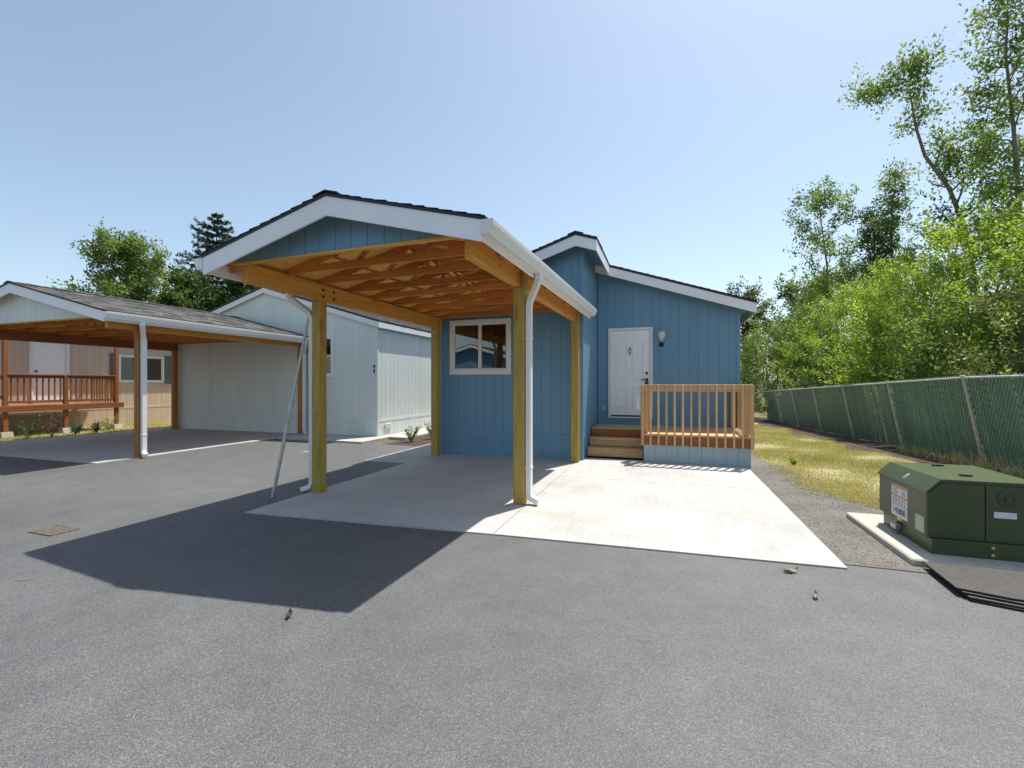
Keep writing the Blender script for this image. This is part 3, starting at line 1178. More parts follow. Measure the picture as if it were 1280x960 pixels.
for i in range(2):
    px0 = dx0 + 0.115 + i * (dw_ - 0.23 + 0.09) / 2
    px1 = px0 + (dw_ - 0.23 - 0.09) / 2
    door_panel(px0, px1, dz0 + 0.20, dz0 + 0.72)
    door_panel(px0, px1, dz0 + 0.86, dz1 - 0.17, arch=0.10, lean=-1 if i else 1)
hx = dx1 - 0.07
mb = MB()
mb.lathe((hx, YD - 0.004, 1.75), [(0.0, -0.03), (0.018, -0.03), (0.022, -0.02), (0.032, -0.012), (0.032, 0)], 14, 'y')
mb.build('deadbolt', 'dark', dr, smooth=True)
mb = MB()
mb.lathe((hx, YD - 0.004, 1.60), [(0.0, -0.012), (0.034, -0.012), (0.036, 0)], 14, 'y')
mb.tube([(hx, YD - 0.01, 1.60), (hx, YD - 0.06, 1.60)], 0.011)
mb.bar((hx + 0.01, YD - 0.062, 1.60), (hx - 0.12, YD - 0.066, 1.598), 0.016, 0.022, c=0.004)
mb.build('handle', 'dark', dr)
# lock box hanging from the lever
mb = MB()
mb.box(hx - 0.035, hx + 0.035, YD - 0.085, YD - 0.045, 1.45, 1.555, 0.006)
mb.tube([(hx - 0.02, YD - 0.065, 1.55), (hx - 0.02, YD - 0.065, 1.60), (hx, YD - 0.065, 1.622), (hx + 0.02, YD - 0.065, 1.60), (hx + 0.02, YD - 0.065, 1.55)], 0.005, 6)
tag(mb.build('key_box', 'dark'), 'small dark key lock box hanging from white door handle', 'lock box')
# knocker
kx, kz = (dx0 + dx1) / 2 - 0.005, 2.26
mb = MB()
for s_ in (-1, 1):
    mb.tube([(kx, YD - 0.02, kz + 0.07), (kx + s_ * 0.03, YD - 0.028, kz), (kx, YD - 0.02, kz - 0.07)], 0.007, 6)
mb.lathe((kx, YD - 0.005, kz + 0.075), [(0, -0.022), (0.014, -0.018), (0.018, 0)], 10, 'y')
mb.lathe((kx, YD - 0.005, kz - 0.075), [(0, -0.016), (0.010, -0.014), (0.012, 0)], 10, 'y')
mb.build('knocker', 'dark', dr)
mb = MB()
mb.box(dx0, dx1, YD - 0.012, YD - 0.0045, dz0 + 0.002, dz0 + 0.035, 0.002)
mb.build('weather_strip', 'dark', dr)

# wall lamp and outlet
lp = thing('wall_lamp', (-0.07, YD - 0.014, 2.45), 'small wall lantern with round clear globe beside the white door', 'lamp')
lx, lz = -0.07, 2.40
mb = MB()
mb.lathe((lx, YD - 0.016, lz), [(0.0, -0.03), (0.035, -0.028), (0.055, -0.012), (0.058, 0.0)], 16, 'y')
mb.build('back_plate', 'dark', lp, smooth=True)
mb = MB()
mb.tube([(lx, YD - 0.03, lz), (lx, YD - 0.10, lz - 0.02), (lx, YD - 0.13, lz + 0.03), (lx, YD - 0.13, lz + 0.07)], 0.010, 8)
mb.build('arm', 'dark', lp)
mb = MB()
mb.lathe((lx, YD - 0.13, lz + 0.06), [(0.0, 0.0), (0.035, 0.0), (0.042, 0.05), (0.07, 0.10), (0.088, 0.15), (0.086, 0.19), (0.06, 0.225), (0.03, 0.24), (0, 0.243)], 18)
mb.build('globe', 'lamp_glass', lp, smooth=True)
mb = MB()
mb.lathe((lx, YD - 0.13, lz + 0.062), [(0.0, 0.005), (0.022, 0.005), (0.03, 0.06), (0.045, 0.10), (0.03, 0.14), (0, 0.15)], 14)
mb.build('bulb', 'white', lp, smooth=True)
mb = MB()
mb.box(-1.41, -1.34, YD - 0.035, YD - 0.0145, 0.86, 0.98, 0.006)
tag(mb.build('outlet_cover', 'skirt'), 'small weatherproof outlet cover low on blue wall left of door', 'outlet')

# ------------------------------------------------------------ porch deck with steps and railing
pc = thing('porch_deck', (0.2, 10, 0), 'new timber porch with steps and baluster railing in front of white door', 'porch')
PX0, PX1, PY0 = -0.40, 1.48, 9.07
DZ = 0.555
nb = 13
yy = PY0 - 0.02
bwid = 0.14
while yy < YD - 0.05:
    y1 = min(yy + bwid, YD - 0.02)
    xs0 = PX0 if yy < 9.84 else -1.50
    mb = MB()
    mb.box(xs0, PX1 + 0.02, yy, y1, DZ - 0.036, DZ, 0.004)
    mb.build('deck_board', 'cedar_x', pc)
    yy += bwid + 0.005
mb = MB()
mb.box(PX0 - 0.0, PX1, PY0 - 0.005, PY0 + 0.033, 0.34, DZ - 0.037, 0.003)
mb.build('rim_joist', 'stain_x', pc)
mb = MB()
mb.box(PX1 - 0.036, PX1 + 0.002, PY0 + 0.034, YD - 0.02, 0.34, DZ - 0.037, 0.003)
mb.build('rim_joist', 'stain_y', pc)
mb = MB()
mb.box(PX0 + 0.001, PX0 + 0.039, PY0 + 0.034, 9.86, 0.34, DZ - 0.037, 0.003)
mb.build('rim_joist', 'stain_y', pc)
mb = MB()
mb.box(-1.50, PX0, 9.86, 9.898, 0.385, DZ - 0.037, 0.003)
mb.build('rim_joist', 'stain_x', pc)
# skirt
sk = MB().box(PX0 + 0.015, PX1 - 0.012, PY0 + 0.045, PY0 + 0.06, 0.0, 0.34).build('skirt_panel', 'skirt', pc)
boards(sk, 'x', PX0 + 0.015, PX1 - 0.012, 0.015, lambda a: 0.345, PY0 + 0.045, -1, 'skirt', pitch=0.203)
MB().box(PX1 - 0.03, PX1 - 0.014, PY0 + 0.062, YD - 0.02, -0.25, 0.34).build('skirt_panel', 'skirt', pc)
MB().box(PX0 + 0.016, PX0 + 0.03, PY0 + 0.062, 9.84, 0.0, 0.34).build('skirt_panel', 'skirt', pc)
# steps
for i, (ys_, zt, zb_) in enumerate(((9.30, 0.205, 0.032), (9.58, 0.38, 0.21))):
    mb = MB()
    mb.box(-1.50, PX0 - 0.004, ys_ + 0.02, ys_ + 0.056, zb_, zt - 0.038, 0.003)
    mb.build('riser', 'cedar_x', pc)
    for k in range(2):
        mb = MB()
        mb.box(-1.505, PX0 - 0.002, ys_ + k * 0.143, ys_ + 0.138 + k * 0.143, zt - 0.038, zt, 0.005)
        mb.build('tread', 'cedar_x', pc)
for sx in (-1.49, PX0 - 0.045):
    mb = MB()
    mb.prism([(9.36, 0.032), (9.856, 0.032), (9.856, 0.34), (9.64, 0.34), (9.64, 0.165), (9.36, 0.165)], 'x', sx, sx + 0.036)
    mb.build('stringer', 'pt_y', pc)
# railing
RT = 1.495


def rail_side(axis, a0, a1, f, out, n, bz):
    """top rail 2x6 on edge, cap, balusters on the outer face"""
    mk = (lambda mb, u0, u1, f0, f1, z0, z1, c=0.004: mb.box(u0, u1, f0, f1, z0, z1, c)) if axis == 'x' else \
         (lambda mb, u0, u1, f0, f1, z0, z1, c=0.004: mb.box(f0, f1, u0, u1, z0, z1, c))
    m = 'cedar_' + axis
    mb = MB()
    mk(mb, a0, a1, f, f - out * 0.036, RT - 0.135, RT - 0.002)
    rl = mb.build('top_rail', m, pc)
    for i in range(n):
        a = a0 + 0.03 + (a1 - a0 - 0.06) * i / (n - 1)
        mb = MB()
        mk(mb, a - 0.018, a + 0.018, f + out * 0.001, f + out * 0.037, bz, RT - 0.012 + random.uniform(-.004, .004), 0.004)
        mb.build('baluster', 'cedar_z', pc)


rail_side('x', PX0 - 0.03, PX1 + 0.02, PY0 - 0.008, -1, 14, 0.335)
rail_side('y', PY0 + 0.03, YD - 0.02, PX1 + 0.004, 1, 12, 0.32)
rail_side('y', PY0 + 0.03, 9.86, PX0 - 0.004, -1, 6, 0.335)
for (px, py) in ((PX0 + 0.05, PY0 + 0.085), (PX1 - 0.08, PY0 + 0.085), (PX1 - 0.08, YD - 0.08), (PX0 + 0.05, 9.80)):
    mb = MB()
    mb.box(px - 0.0445, px + 0.0445, py - 0.0445, py + 0.0445, DZ + 0.001, RT - 0.006, 0.005)
    mb.build('rail_post', 'cedar_z', pc)
# white flyer box on the rail by the steps
fb = thing('flyer_box', (PX0 - 0.08, 9.33, 1.0), 'white flyer box hanging on porch railing by the steps', 'box')
mb = MB()
mb.box(PX0 - 0.13, PX0 - 0.0425, 9.25, 9.42, 1.0, 1.27, 0.006)
mb.build('case', 'white', fb)
mb = MB()
mb.prism([(PX0 - 0.145, 1.272), (PX0 - 0.0425, 1.325), (PX0 - 0.0425, 1.335), (PX0 - 0.145, 1.283)], 'y', 9.24, 9.43)
mb.build('lid', 'white', fb)

# ------------------------------------------------------------ pale neighbour house
NX0, NX1, NY, NYE = -15.72, -7.66, 10.92, 24
NR, NZ, NS = -11.68, 4.50, 0.295
Hn = lambda x: NZ - NS * abs(x - NR)
h2 = thing('house', (-11.7, 16, 0), 'pale grey blue house with white trim behind the wide carport', 'house')
tn = lambda x: Hn(x) - 0.085
NW = (-10.05, -9.12, 1.69, 2.93)
nop = (NW[0] + 0.04, NW[1] - 0.04, NW[2] + 0.04, NW[3] - 0.04)
wall('wall', h2, 'x', NX0, NX1, -0.12, tn, NY, -1, 'pale', [nop], apex=NR, belt=(0.42, 0.51))
wall('wall', h2, 'y', NY, NYE, -0.12, lambda a: tn(NX1), NX1, 1, 'pale', belt=(0.42, 0.51))
wall('wall', h2, 'y', NY, NYE, -0.12, lambda a: tn(NX0), NX0, -1, 'pale', grooves=False)
wall('wall', h2, 'x', NX0, NX1, -0.12, tn, NYE, 1, 'pale', apex=NR, grooves=False)
mb = MB()
mb.box(NX1 - 0.05, NX1 + 0.022, NY - 0.022, NY - 0.014, -0.05, tn(NX1) - 0.01, 0.002)
mb.box(NX1 + 0.014, NX1 + 0.022, NY - 0.0135, NY + 0.05, -0.05, tn(NX1) - 0.01, 0.002)
mb.build('corner_trim', 'pale', h2)
window(h2, 'x', NW[0], NW[1], NW[2], NW[3], NY - 0.014, -1, panes=1)
mb = MB()
mb.box(NW[0] + 0.09, NW[1] - 0.09, NY - 0.034, NY - 0.012, 2.29, 2.33, 0.003)
mb.build('meeting_rail', 'white', h2)
for (xe, nm) in ((NX0 - 0.2, 'l'), (NX1 + 0.14, 'r')):
    sg = -1 if xe < NR else 1
    y0, y1 = NY - 0.12, NYE + 0.3
    mb = MB()
    slab_slope(mb, NR, NZ - 0.003, xe, Hn(xe) - 0.003, y0 - 0.012, y1, 0.045)
    mb.build('roof', 'shingle_edge', h2)
    shingles(NR, NZ, xe, y0 - 0.016, y1, NS, 'shingle_grey', h2, seed=ord(nm), tab=0.33)
    rake('bargeboard', NR, NZ, xe, Hn(xe), y0, y0 + 0.022, 0.15, 'white', h2, drop=0.049)
    mb = MB()
    slab_slope(mb, NR, NZ - 0.075, xe, Hn(xe) - 0.075, y0 + 0.023, y1, 0.012)
    mb.build('soffit', 'white', h2)
    mb = MB()
    mb.box(xe - sg * 0.02, xe - sg * 0.001, y0 + 0.0225, y1, Hn(xe) - 0.20, Hn(xe) - 0.05, 0.002)
    mb.build('fascia', 'white', h2)
ridge_caps(NR, NZ, NY - 0.14, NYE + 0.3, NS, 'shingle_grey', h2)
mb = MB()
mb.box(NX1 + 0.014, NX1 + 0.03, 11.25, 11.58, 0.20, 0.36, 0.003)
for k in range(4):
    mb.box(NX1 + 0.03, NX1 + 0.036, 11.27, 11.56, 0.225 + k * 0.034, 0.238 + k * 0.034)
mb.build('crawl_vent', 'pale', h2)
hn = MB()
for z in (1.95, 1.82):
    hn.box(NX1 - 0.115, NX1 - 0.065, NY - 0.022, NY - 0.0145, z, z + 0.085, 0.002)
tag(hn.build('house_number_plaque', 'dark'), 'pair of small dark number tiles at corner of pale house', 'plaque')

# ------------------------------------------------------------ tan house with deck, far left
TX, TY0, TY1 = -18.7, 3.0, 17.0
h3 = thing('house', (-22, 10, 0), 'tan sided house with white door and grey shuttered window behind stained deck', 'house')
TW = (11.05, 12.62, 1.56, 2.56)
top_ = (TW[0] + 0.04, TW[1] - 0.04, TW[2] + 0.04, TW[3] - 0.04)
TD = (8.62, 9.62, 0.93, 3.0)
dop3 = (TD[0] + 0.03, TD[1] - 0.03, TD[2] + 0.01, TD[3] - 0.03)
wall('wall', h3, 'y', TY0, TY1, -0.1, lambda a: 3.25, TX, 1, 'tan', [top_, dop3], belt=(0.60, 0.68))
wall('wall', h3, 'x', TX - 7, TX, -0.1, lambda a: 3.25, TY0, -1, 'tan', grooves=False)
wall('wall', h3, 'x', TX - 7, TX, -0.1, lambda a: 3.25, TY1, 1, 'tan', grooves=False)
window(h3, 'y', TW[0], TW[1], TW[2], TW[3], TX + 0.007, 1, casing=0.05, curtain=(TW[0] + 0.06, TW[1] - 0.2))
for a in (TW[0] - 0.27, TW[1] + 0.02):
    mb = MB()
    mb.box(TX + 0.014, TX + 0.04, a, a + 0.25, TW[2] - 0.05, TW[3] + 0.05, 0.004)
    sh = mb.build('shutter', 'shutter', h3)
    for k in range(16):
        z = TW[2] + 0.03 + k * 0.062
        mb = MB()
        mb.bar((TX + 0.044, a + 0.03, z), (TX + 0.044, a + 0.22, z), 0.012, 0.04, (0.5, 0, 1))
        mb.build('louvre', 'shutter', sh)
mb = MB()
mb.box(TX - 0.05, TX + 0.036, TD[0], TD[0] + 0.09, TD[2], TD[3], 0.004)
mb.box(TX - 0.05, TX + 0.036, TD[1] - 0.09, TD[1], TD[2], TD[3], 0.004)
mb.box(TX - 0.05, TX + 0.038, TD[0] + 0.09, TD[1] - 0.09, TD[3] - 0.09, TD[3], 0.004)
mb.build('door_frame', 'white', h3)
mb = MB()
mb.box(TX - 0.04, TX + 0.004, TD[0] + 0.094, TD[1] - 0.094, TD[2] + 0.005, TD[3] - 0.094, 0.003)
d3 = mb.build('door', 'door', h3)
mb = MB()
mb.lathe((TX + 0.004, TD[0] + 0.16, 1.90), [(0.03, 0), (0.03, 0.01), (0.012, 0.02), (0.03, 0.05), (0.02, 0.07), (0, 0.07)], 12, 'x')
mb.build('handle', 'dark', d3, smooth=True)
mb = MB()
mb.prism([(TX + 0.4, 3.18), (TX - 3.5, 4.1), (TX - 7.4, 3.18), (TX - 7.4, 3.24), (TX - 3.5, 4.16), (TX + 0.4, 3.24)], 'y', TY0 - 0.3, TY1 + 0.3)
mb.build('roof', 'shingle_edge', h3)

dk = thing('deck', (-17.9, 8.8, 0), 'reddish stained raised deck with railing along tan house', 'deck')
KX, KY0, KY1, KZ = -17.2, 7.35, 10.25, 0.88
for k in range(9):
    x = KX - 0.02 - k * 0.158
    mb = MB()
    mb.box(x - 0.15, x, KY0, KY1, KZ - 0.036, KZ, 0.004)
    mb.build('deck_board', 'stain_y', dk)
mb = MB()
mb.box(KX - 0.02, KX + 0.018, KY0 - 0.06, KY1 + 0.08, KZ - 0.16, KZ + 0.012, 0.003)
mb.build('rim_joist', 'stain_y', dk)
for yy in (KY0, KY1 - 0.04):
    mb = MB()
    mb.box(KX - 1.44, KX - 0.021, yy, yy + 0.038, KZ - 0.16, KZ - 0.037, 0.003)
    mb.build('rim_joist', 'stain_x', dk)
for yy, top in ((7.46, 2.86), (8.80, 1.75), (10.15, 2.86)):
    mb = MB()
    mb.box(KX - 0.112, KX - 0.022, yy - 0.05, yy + 0.05, 0.175, top, 0.004)
    mb.build('post', 'stain_z', dk)
    mb = MB()
    mb.prism([(-0.15, 0), (0.15, 0), (0.10, 0.17), (-0.10, 0.17)], 'y', yy - 0.12, yy + 0.12)
    mb.v = [(p[0] + KX - 0.067, p[1], p[2]) for p in mb.v]
    mb.build('pier_block', 'pad', dk)
mb = MB()
mb.box(KX - 0.12, KX - 0.02, 7.3, 10.3, 2.862, 3.0, 0.004)
mb.build('porch_beam', 'stain_y', dk)
for (a, b) in ((7.515, 8.745), (8.855, 10.095)):
    mb = MB()
    mb.box(KX - 0.115, KX - 0.01, a - 0.02, b + 0.02, 1.752, 1.785, 0.004)
    mb.build('cap_rail', 'stain_y', dk)
    mb = MB()
    mb.box(KX - 0.086, KX - 0.048, a, b, 1.67, 1.75, 0.003)
    mb.build('top_rail', 'stain_y', dk)
    mb = MB()
    mb.box(KX - 0.086, KX - 0.048, a, b, 0.96, 1.03, 0.003)
    mb.build('bottom_rail', 'stain_y', dk)
    for k in range(9):
        y = a + (b - a) * (k + 0.5) / 9
        mb = MB()
        mb.box(KX - 0.083, KX - 0.051, y - 0.017, y + 0.017, 1.031, 1.669, 0.003)
        mb.build('baluster', 'stain_z', dk)
# return rail at far end and stair rail at near end
mb = MB()
mb.box(KX - 1.42, KX - 0.12, 10.13, 10.168, 1.67, 1.75, 0.003)
mb.build('top_rail', 'stain_x', dk)
for k in range(9):
    mb = MB()
    x = KX - 0.2 - k * 0.14
    mb.box(x - 0.017, x + 0.017, 10.132, 10.166, KZ + 0.002, 1.669, 0.003)
    mb.build('baluster', 'stain_z', dk)
for z0, z1 in ((1.70, 1.05), (1.15, 0.50)):
    mb = MB()
    mb.bar((KX - 0.067, 7.40, z0), (KX - 0.067, 6.35, z1 - 0.05), 0.04, 0.09, c=0.003)
    mb.build('stair_rail', 'stain_y', dk)
mb = MB()
mb.box(KX - 0.11, KX - 0.03, 6.31, 6.39, 0.0, 1.08, 0.004)
mb.build('post', 'stain_z', dk)
for k in range(4):
    mb = MB()
    mb.box(KX - 1.3, KX - 0.12, 6.35 + k * 0.25, 6.62 + k * 0.25, 0.17 * (k + 1) - 0.036, 0.17 * (k + 1), 0.003)
    mb.build('tread', 'stain_x', dk)
    for xx in (KX - 1.28, KX - 0.18):
        mb = MB()
        mb.box(xx, xx + 0.036, 6.40 + k * 0.25, 6.60 + k * 0.25, 0.0, 0.17 * (k + 1) - 0.037)
        mb.build('stringer', 'stain_y', dk)

# ------------------------------------------------------------ leaning pole
pl = thing('leaning_pole', (-5.0, 4.78, 0), 'grey telescoping metal pole leaning against downspout of carport front post', 'pole')
P0, P1 = Vector((-5.01, 4.79, -0.03)), Vector((-4.775, 5.20, 2.50))
at = lambda t: P0.lerp(P1, t)
MB().tube([at(0), at(0.5)], 0.024, 12).build('lower_tube', 'galv', pl, smooth=False)
MB().tube([at(0.47), at(1.0)], 0.018, 12).build('upper_tube', 'galv', pl)
MB().tube([at(0.475), at(0.515)], 0.031, 12).build('collar', 'galv', pl)

# ------------------------------------------------------------ storm drain
dg = thing('storm_drain', (-6.05, 2.98, gh(-6.05, 2.98)), 'rusty rectangular storm drain grate set in asphalt', 'drain')
z = gh(-6.05, 2.98) + 0.004
DX0, DX1, DY0, DY1 = -6.21, -5.89, 2.89, 3.09
MB().box(DX0, DX1, DY0, DY1, z - 0.01, z + 0.001).build('pit', 'hole', dg)
mb = MB()
for (a, b, c, d) in ((DX0 - .025, DX1 + .025, DY0 - .025, DY0), (DX0 - .025, DX1 + .025, DY1, DY1 + .025), (DX0 - .025, DX0, DY0, DY1), (DX1, DX1 + .025, DY0, DY1)):
    mb.box(a, b, c, d, z - 0.008, z + 0.008, 0.003)
mb.build('frame', 'rust', dg)
for k in range(8):
    x = DX0 + (k + 0.5) * (DX1 - DX0) / 8
    MB().box(x - 0.015, x + 0.015, DY0, DY1, z - 0.006, z + 0.006, 0.002).build('bar', 'rust', dg)

# ------------------------------------------------------------ utility cabinet on pad, sheets
pd = MB()
pd.box(1.93, 3.35, 4.60, 6.05, -0.05, 0.062, 0.012)
tag(pd.build('equipment_pad', 'pad'), 'low concrete pad under the green utility cabinet', 'pad')
ub = thing('utility_cabinet', (2.55, 5.25, 0.062), 'green metal utility cabinet with sloped lid and warning stickers', 'cabinet')
UX0, UX1, UY0, UY1 = 2.13, 3.00, 4.84, 5.74
zb0 = 0.062
mb = MB()
prof = [(UX0, 0.19), (UX1, 0.19), (UX1, 0.565), (UX1 - 0.10, 0.67), (UX0 + 0.10, 0.67), (UX0, 0.565)]
mb.prism(prof, 'y', UY0, UY1 - 0.001)
ubody = mb.build('body', 'box_green', ub)
mb = MB()
mb.box(UX0 + 0.012, UX1 - 0.012, UY0 - 0.055, UY1 - 0.06, zb0, 0.1895, 0.004)
mb.build('sill', 'box_green', ub)
mb = MB()
cap = [(UX0 - 0.012, 0.575), (UX0 - 0.004, 0.560), (UX0 + 0.10, 0.672), (UX1 - 0.10, 0.672), (UX1 + 0.004, 0.560), (UX1 + 0.012, 0.575), (UX1 - 0.095, 0.690), (UX0 + 0.095, 0.690)]
mb.prism(cap, 'y', UY0 - 0.014, UY1 + 0.014)
mb.build('lid', 'box_green', ub)
for (x0, x1) in ((UX0 + 0.002, UX0 + 0.385), (UX0 + 0.395, UX1 - 0.002)):
    mb = MB()
    ztop = lambda x: min(0.655, 0.555 + (x - UX0), 0.555 + (UX1 - x))
    mb.prism([(x0, 0.195), (x1, 0.195)] + ([(x1, ztop(x1)), (UX0 + 0.10, 0.655), (x0, ztop(x0))] if x0 < 2.3 else [(x1, ztop(x1)), (UX1 - 0.10, 0.655), (x0, ztop(x0))]), 'y', UY0 - 0.012, UY0 - 0.001)
    mb.build('door', 'box_green', ub)
mb = MB()
mb.box(UX0 + 0.386, UX0 + 0.394, UY0 - 0.008, UY0 - 0.0005, 0.195, 0.655)
mb.build('door_gap', 'seam', ub)
mb = MB()
mb.lathe((2.66, UY0 - 0.012, 0.555), [(0.062, 0), (0.062, -0.008), (0.050, -0.010), (0.044, -0.002), (0.02, -0.002), (0.016, -0.016), (0, -0.018)], 20, 'y')
mb.build('lock_recess', 'box_green', ub)
for z in (0.155, 0.095):
    mb = MB()
    mb.lathe((2.545, UY0 - 0.055, z), [(0.015, 0), (0.015, -0.008), (0.008, -0.014), (0, -0.014)], 6, 'y')
    mb.build('bolt', 'brass', ub)
mb = MB()
mb.box(2.575, 2.72, UY0 - 0.0145, UY0 - 0.0125, 0.395, 0.445)
mb.build('nameplate', 'sticker_white', ub)
for k, (yy, xx) in enumerate(((UY0 + 0.20, 2.45), (UY1 - 0.16, 2.50))):
    mb = MB()
    mb.bar((xx, yy, 0.702), (xx + 0.10, yy + 0.02, 0.697), 0.022, 0.014, c=0.003)
    mb.build('lid_hook', 'dark', ub)
mb = MB()
mb.lathe((UX0 - 0.001 + 0.04, 5.28, 0.62), [(0.028, 0.0), (0.028, 0.006), (0, 0.012)], 12)
mb.v = [(p[0], p[1], p[2] + (p[0] - UX0 - 0.04) * 1.0 + 0.006) for p in mb.v]
mb.build('lid_bolt', 'galv', ub)


def side_sticker(y0, y1, z0, z1, mat, off=0.0015, name='sticker', parent=None):
    mb = MB()
    mb.box(UX0 - off, UX0 - off + 0.001, y0, y1, z0, z1)
    return mb.build(name, mat, parent or ub)


w1 = side_sticker(5.16, 5.47, 0.335, 0.525, 'sticker_white', name='warning_label')
side_sticker(5.165, 5.465, 0.498, 0.522, 'orange', 0.003, 'print', w1)
side_sticker(5.165, 5.465, 0.412, 0.432, 'orange', 0.003, 'print', w1)
side_sticker(5.34, 5.44, 0.440, 0.488, 'sky_blue', 0.003, 'print', w1)
side_sticker(5.19, 5.27, 0.440, 0.480, 'sky_blue', 0.003, 'print', w1)
for r_ in range(4):
    for k in range(5):
        y = 5.44 - k * 0.054
        side_sticker(y - random.uniform(0.02, 0.045), y, 0.345 + r_ * 0.016, 0.351 + r_ * 0.016, 'ink', 0.003, 'print', w1)
w2 = side_sticker(5.16, 5.47, 0.225, 0.330, 'sticker_white', name='number_label')


def text_mesh(s, size, mat, parent, loc, rot, name='lettering'):
    cu = bpy.data.curves.new(name, 'FONT')
    cu.body = s
    cu.size = size
    cu.align_x = 'CENTER'
    cu.align_y = 'CENTER'
    cu.extrude = 0.0008
    t = bpy.data.objects.new(name + '_tmp', cu)
    COL.objects.link(t)
    bpy.context.view_layer.update()
    me = bpy.data.meshes.new_from_object(t.evaluated_get(bpy.context.evaluated_depsgraph_get()))
    bpy.data.objects.remove(t)
    me.materials.append(M[mat])
    ob = bpy.data.objects.new(name, me)
    link(ob, loc, parent)
    ob.rotation_euler = rot
    return ob


text_mesh('142800', 0.082, 'ink', w2, (UX0 - 0.003, 5.315, 0.278), (R(90), 0, R(-90)))
y1_ = side_sticker(5.27, 5.36, 0.135 + 0.06, 0.222, 'yellow', name='tag')
side_sticker(4.875, 5.02, 0.205, 0.345, 'sticker_pale', name='instruction_label')
mb = MB()
mb.tube([(UX0 - 0.005, 5.36, 0.18), (UX0 - 0.03, 5.35, 0.15), (UX0 - 0.02, 5.33, 0.11), (UX0 - 0.004, 5.33, 0.09)], 0.012, 8)
mb.box(UX0 - 0.04, UX0 + 0.011, 5.30, 5.40, 0.105, 0.165, 0.006)
tag(mb.build('padlock', 'galv'), 'metal padlock and hasp on side of green utility cabinet', 'padlock')

rnd = random.Random(11)
for k in range(4):
    z0 = 0.006 + k * 0.0145
    s_ = thing('board_sheet', (2.9, 4.3, z0), 'thin dark board sheet in flat stack before green cabinet, ' + ('lowest', 'second from bottom', 'third from bottom', 'topmost')[k] + ' of the stack', 'board', 'board sheets stacked before the cabinet')
    ang = R(rnd.uniform(-1.8, 1.8))
    dx, dy = 0.03 - 0.012 * k + rnd.uniform(-0.02, 0.02), (-0.035, -0.01, 0.015, 0.035)[k]
    pts = [(1.99, 4.53), (1.97, 4.01), (2.23, 3.93), (3.45, 3.86), (3.45, 4.53)]
    ca, sa = math.cos(ang), math.sin(ang)
    pp = [(2.6 + (x - 2.6) * ca - (y - 4.3) * sa + dx, 4.3 + (x - 2.6) * sa + (y - 4.3) * ca + dy) for x, y in pts]
    MB().prism(pp, 'z', z0, z0 + 0.0075).build('core', 'mat_edge', s_)
    mb = MB()
    for bx_ in (2.25, 2.9):
        mb.box(bx_, bx_ + 0.05, 4.05, 4.45, z0 - 0.0046, z0 - 0.0002)
    mb.build('spacer', 'mat_edge', s_)
    MB().prism(pp, 'z', z0 + 0.0076, z0 + 0.0096).build('facing', 'mat_top', s_)

# faint spray marks left on the asphalt
for (nm, x, y, L, w, a, m) in (('short pale dash of paint on driveway between the carports', -7.6, 8.25, 0.30, 0.06, 0.25, 'paint_mark'), ('faint orange spray mark on asphalt near storm drain', -4.72, 2.16, 0.16, 0.04, 0.5, 'paint_orange')):
    rr = random.Random(int(L * 1000))
    pts = []
    n = 18
    for i in range(n):
        t = 2 * math.pi * i / n
        u, v = math.cos(t) * L / 2 * rr.uniform(0.8, 1.1), math.sin(t) * w / 2 * rr.uniform(0.6, 1.2)
        pts.append((x + u * math.cos(a) - v * math.sin(a), y + u * math.sin(a) + v * math.cos(a)))
    mb = MB()
    mb.add([(p[0], p[1], gh(p[0], p[1]) + 0.003) for p in pts], [tuple(range(n))])
    tag(mb.build('paint_mark', m), nm, 'paint mark')

# dead leaves on the asphalt
for (x, y, a, nm) in ((0.95, 4.14, 0.4, 'larger dry brown leaf lying on asphalt near concrete driveway edge'), (1.0, 3.70, 1.3, 'smaller dry curled leaf lying on open asphalt'), (-2.3, 2.33, 2.2, 'dark dead leaf at edge of carport shadow on asphalt')):
    mb = MB()
    n = 7
    vs, fs = [], []
    L = 0.06 if 'larger' in nm else 0.042
    for i in range(n + 1):
        t = i / n
        w = L * 0.42 * math.sin(math.pi * min(1, t * 0.96 + 0.02)) * (1 + 0.35 * math.sin(i * 2.7))
        for s_ in (-1, 0, 1):
            u, v = (t - 0.5) * 2 * L, s_ * w
            zz = 0.006 + 0.022 * abs(s_) * (0.6 + 0.4 * math.sin(i)) + 0.02 * t * t
            vs.append((x + u * math.cos(a) - v * math.sin(a), y + u * math.sin(a) + v * math.cos(a), gh(x, y) + zz))
    for i in range(n):
        for k in range(2):
            fs.append((i * 3 + k, i * 3 + k + 1, i * 3 + k + 4, i * 3 + k + 3))
    mb.add(vs, fs)
    tag(mb.build('dead_leaf', 'black_leaf' if 'dark' in nm else 'dead_leaf'), nm, 'leaf', 'dead leaves on the asphalt')

# ------------------------------------------------------------ chain link fence
fx, LEAN = 5.56, R(10.5)
fn = thing('chain_link_fence', (fx, 18, -0.3), 'leaning chain link fence with dark green privacy slats along dry lawn', 'fence')
FH = 1.66
py = [7.65 + 3.03 * k for k in range(8)]


def fpt(y, h):
    return (fx - math.sin(LEAN) * h, y, gh(fx, y) + math.cos(LEAN) * h)


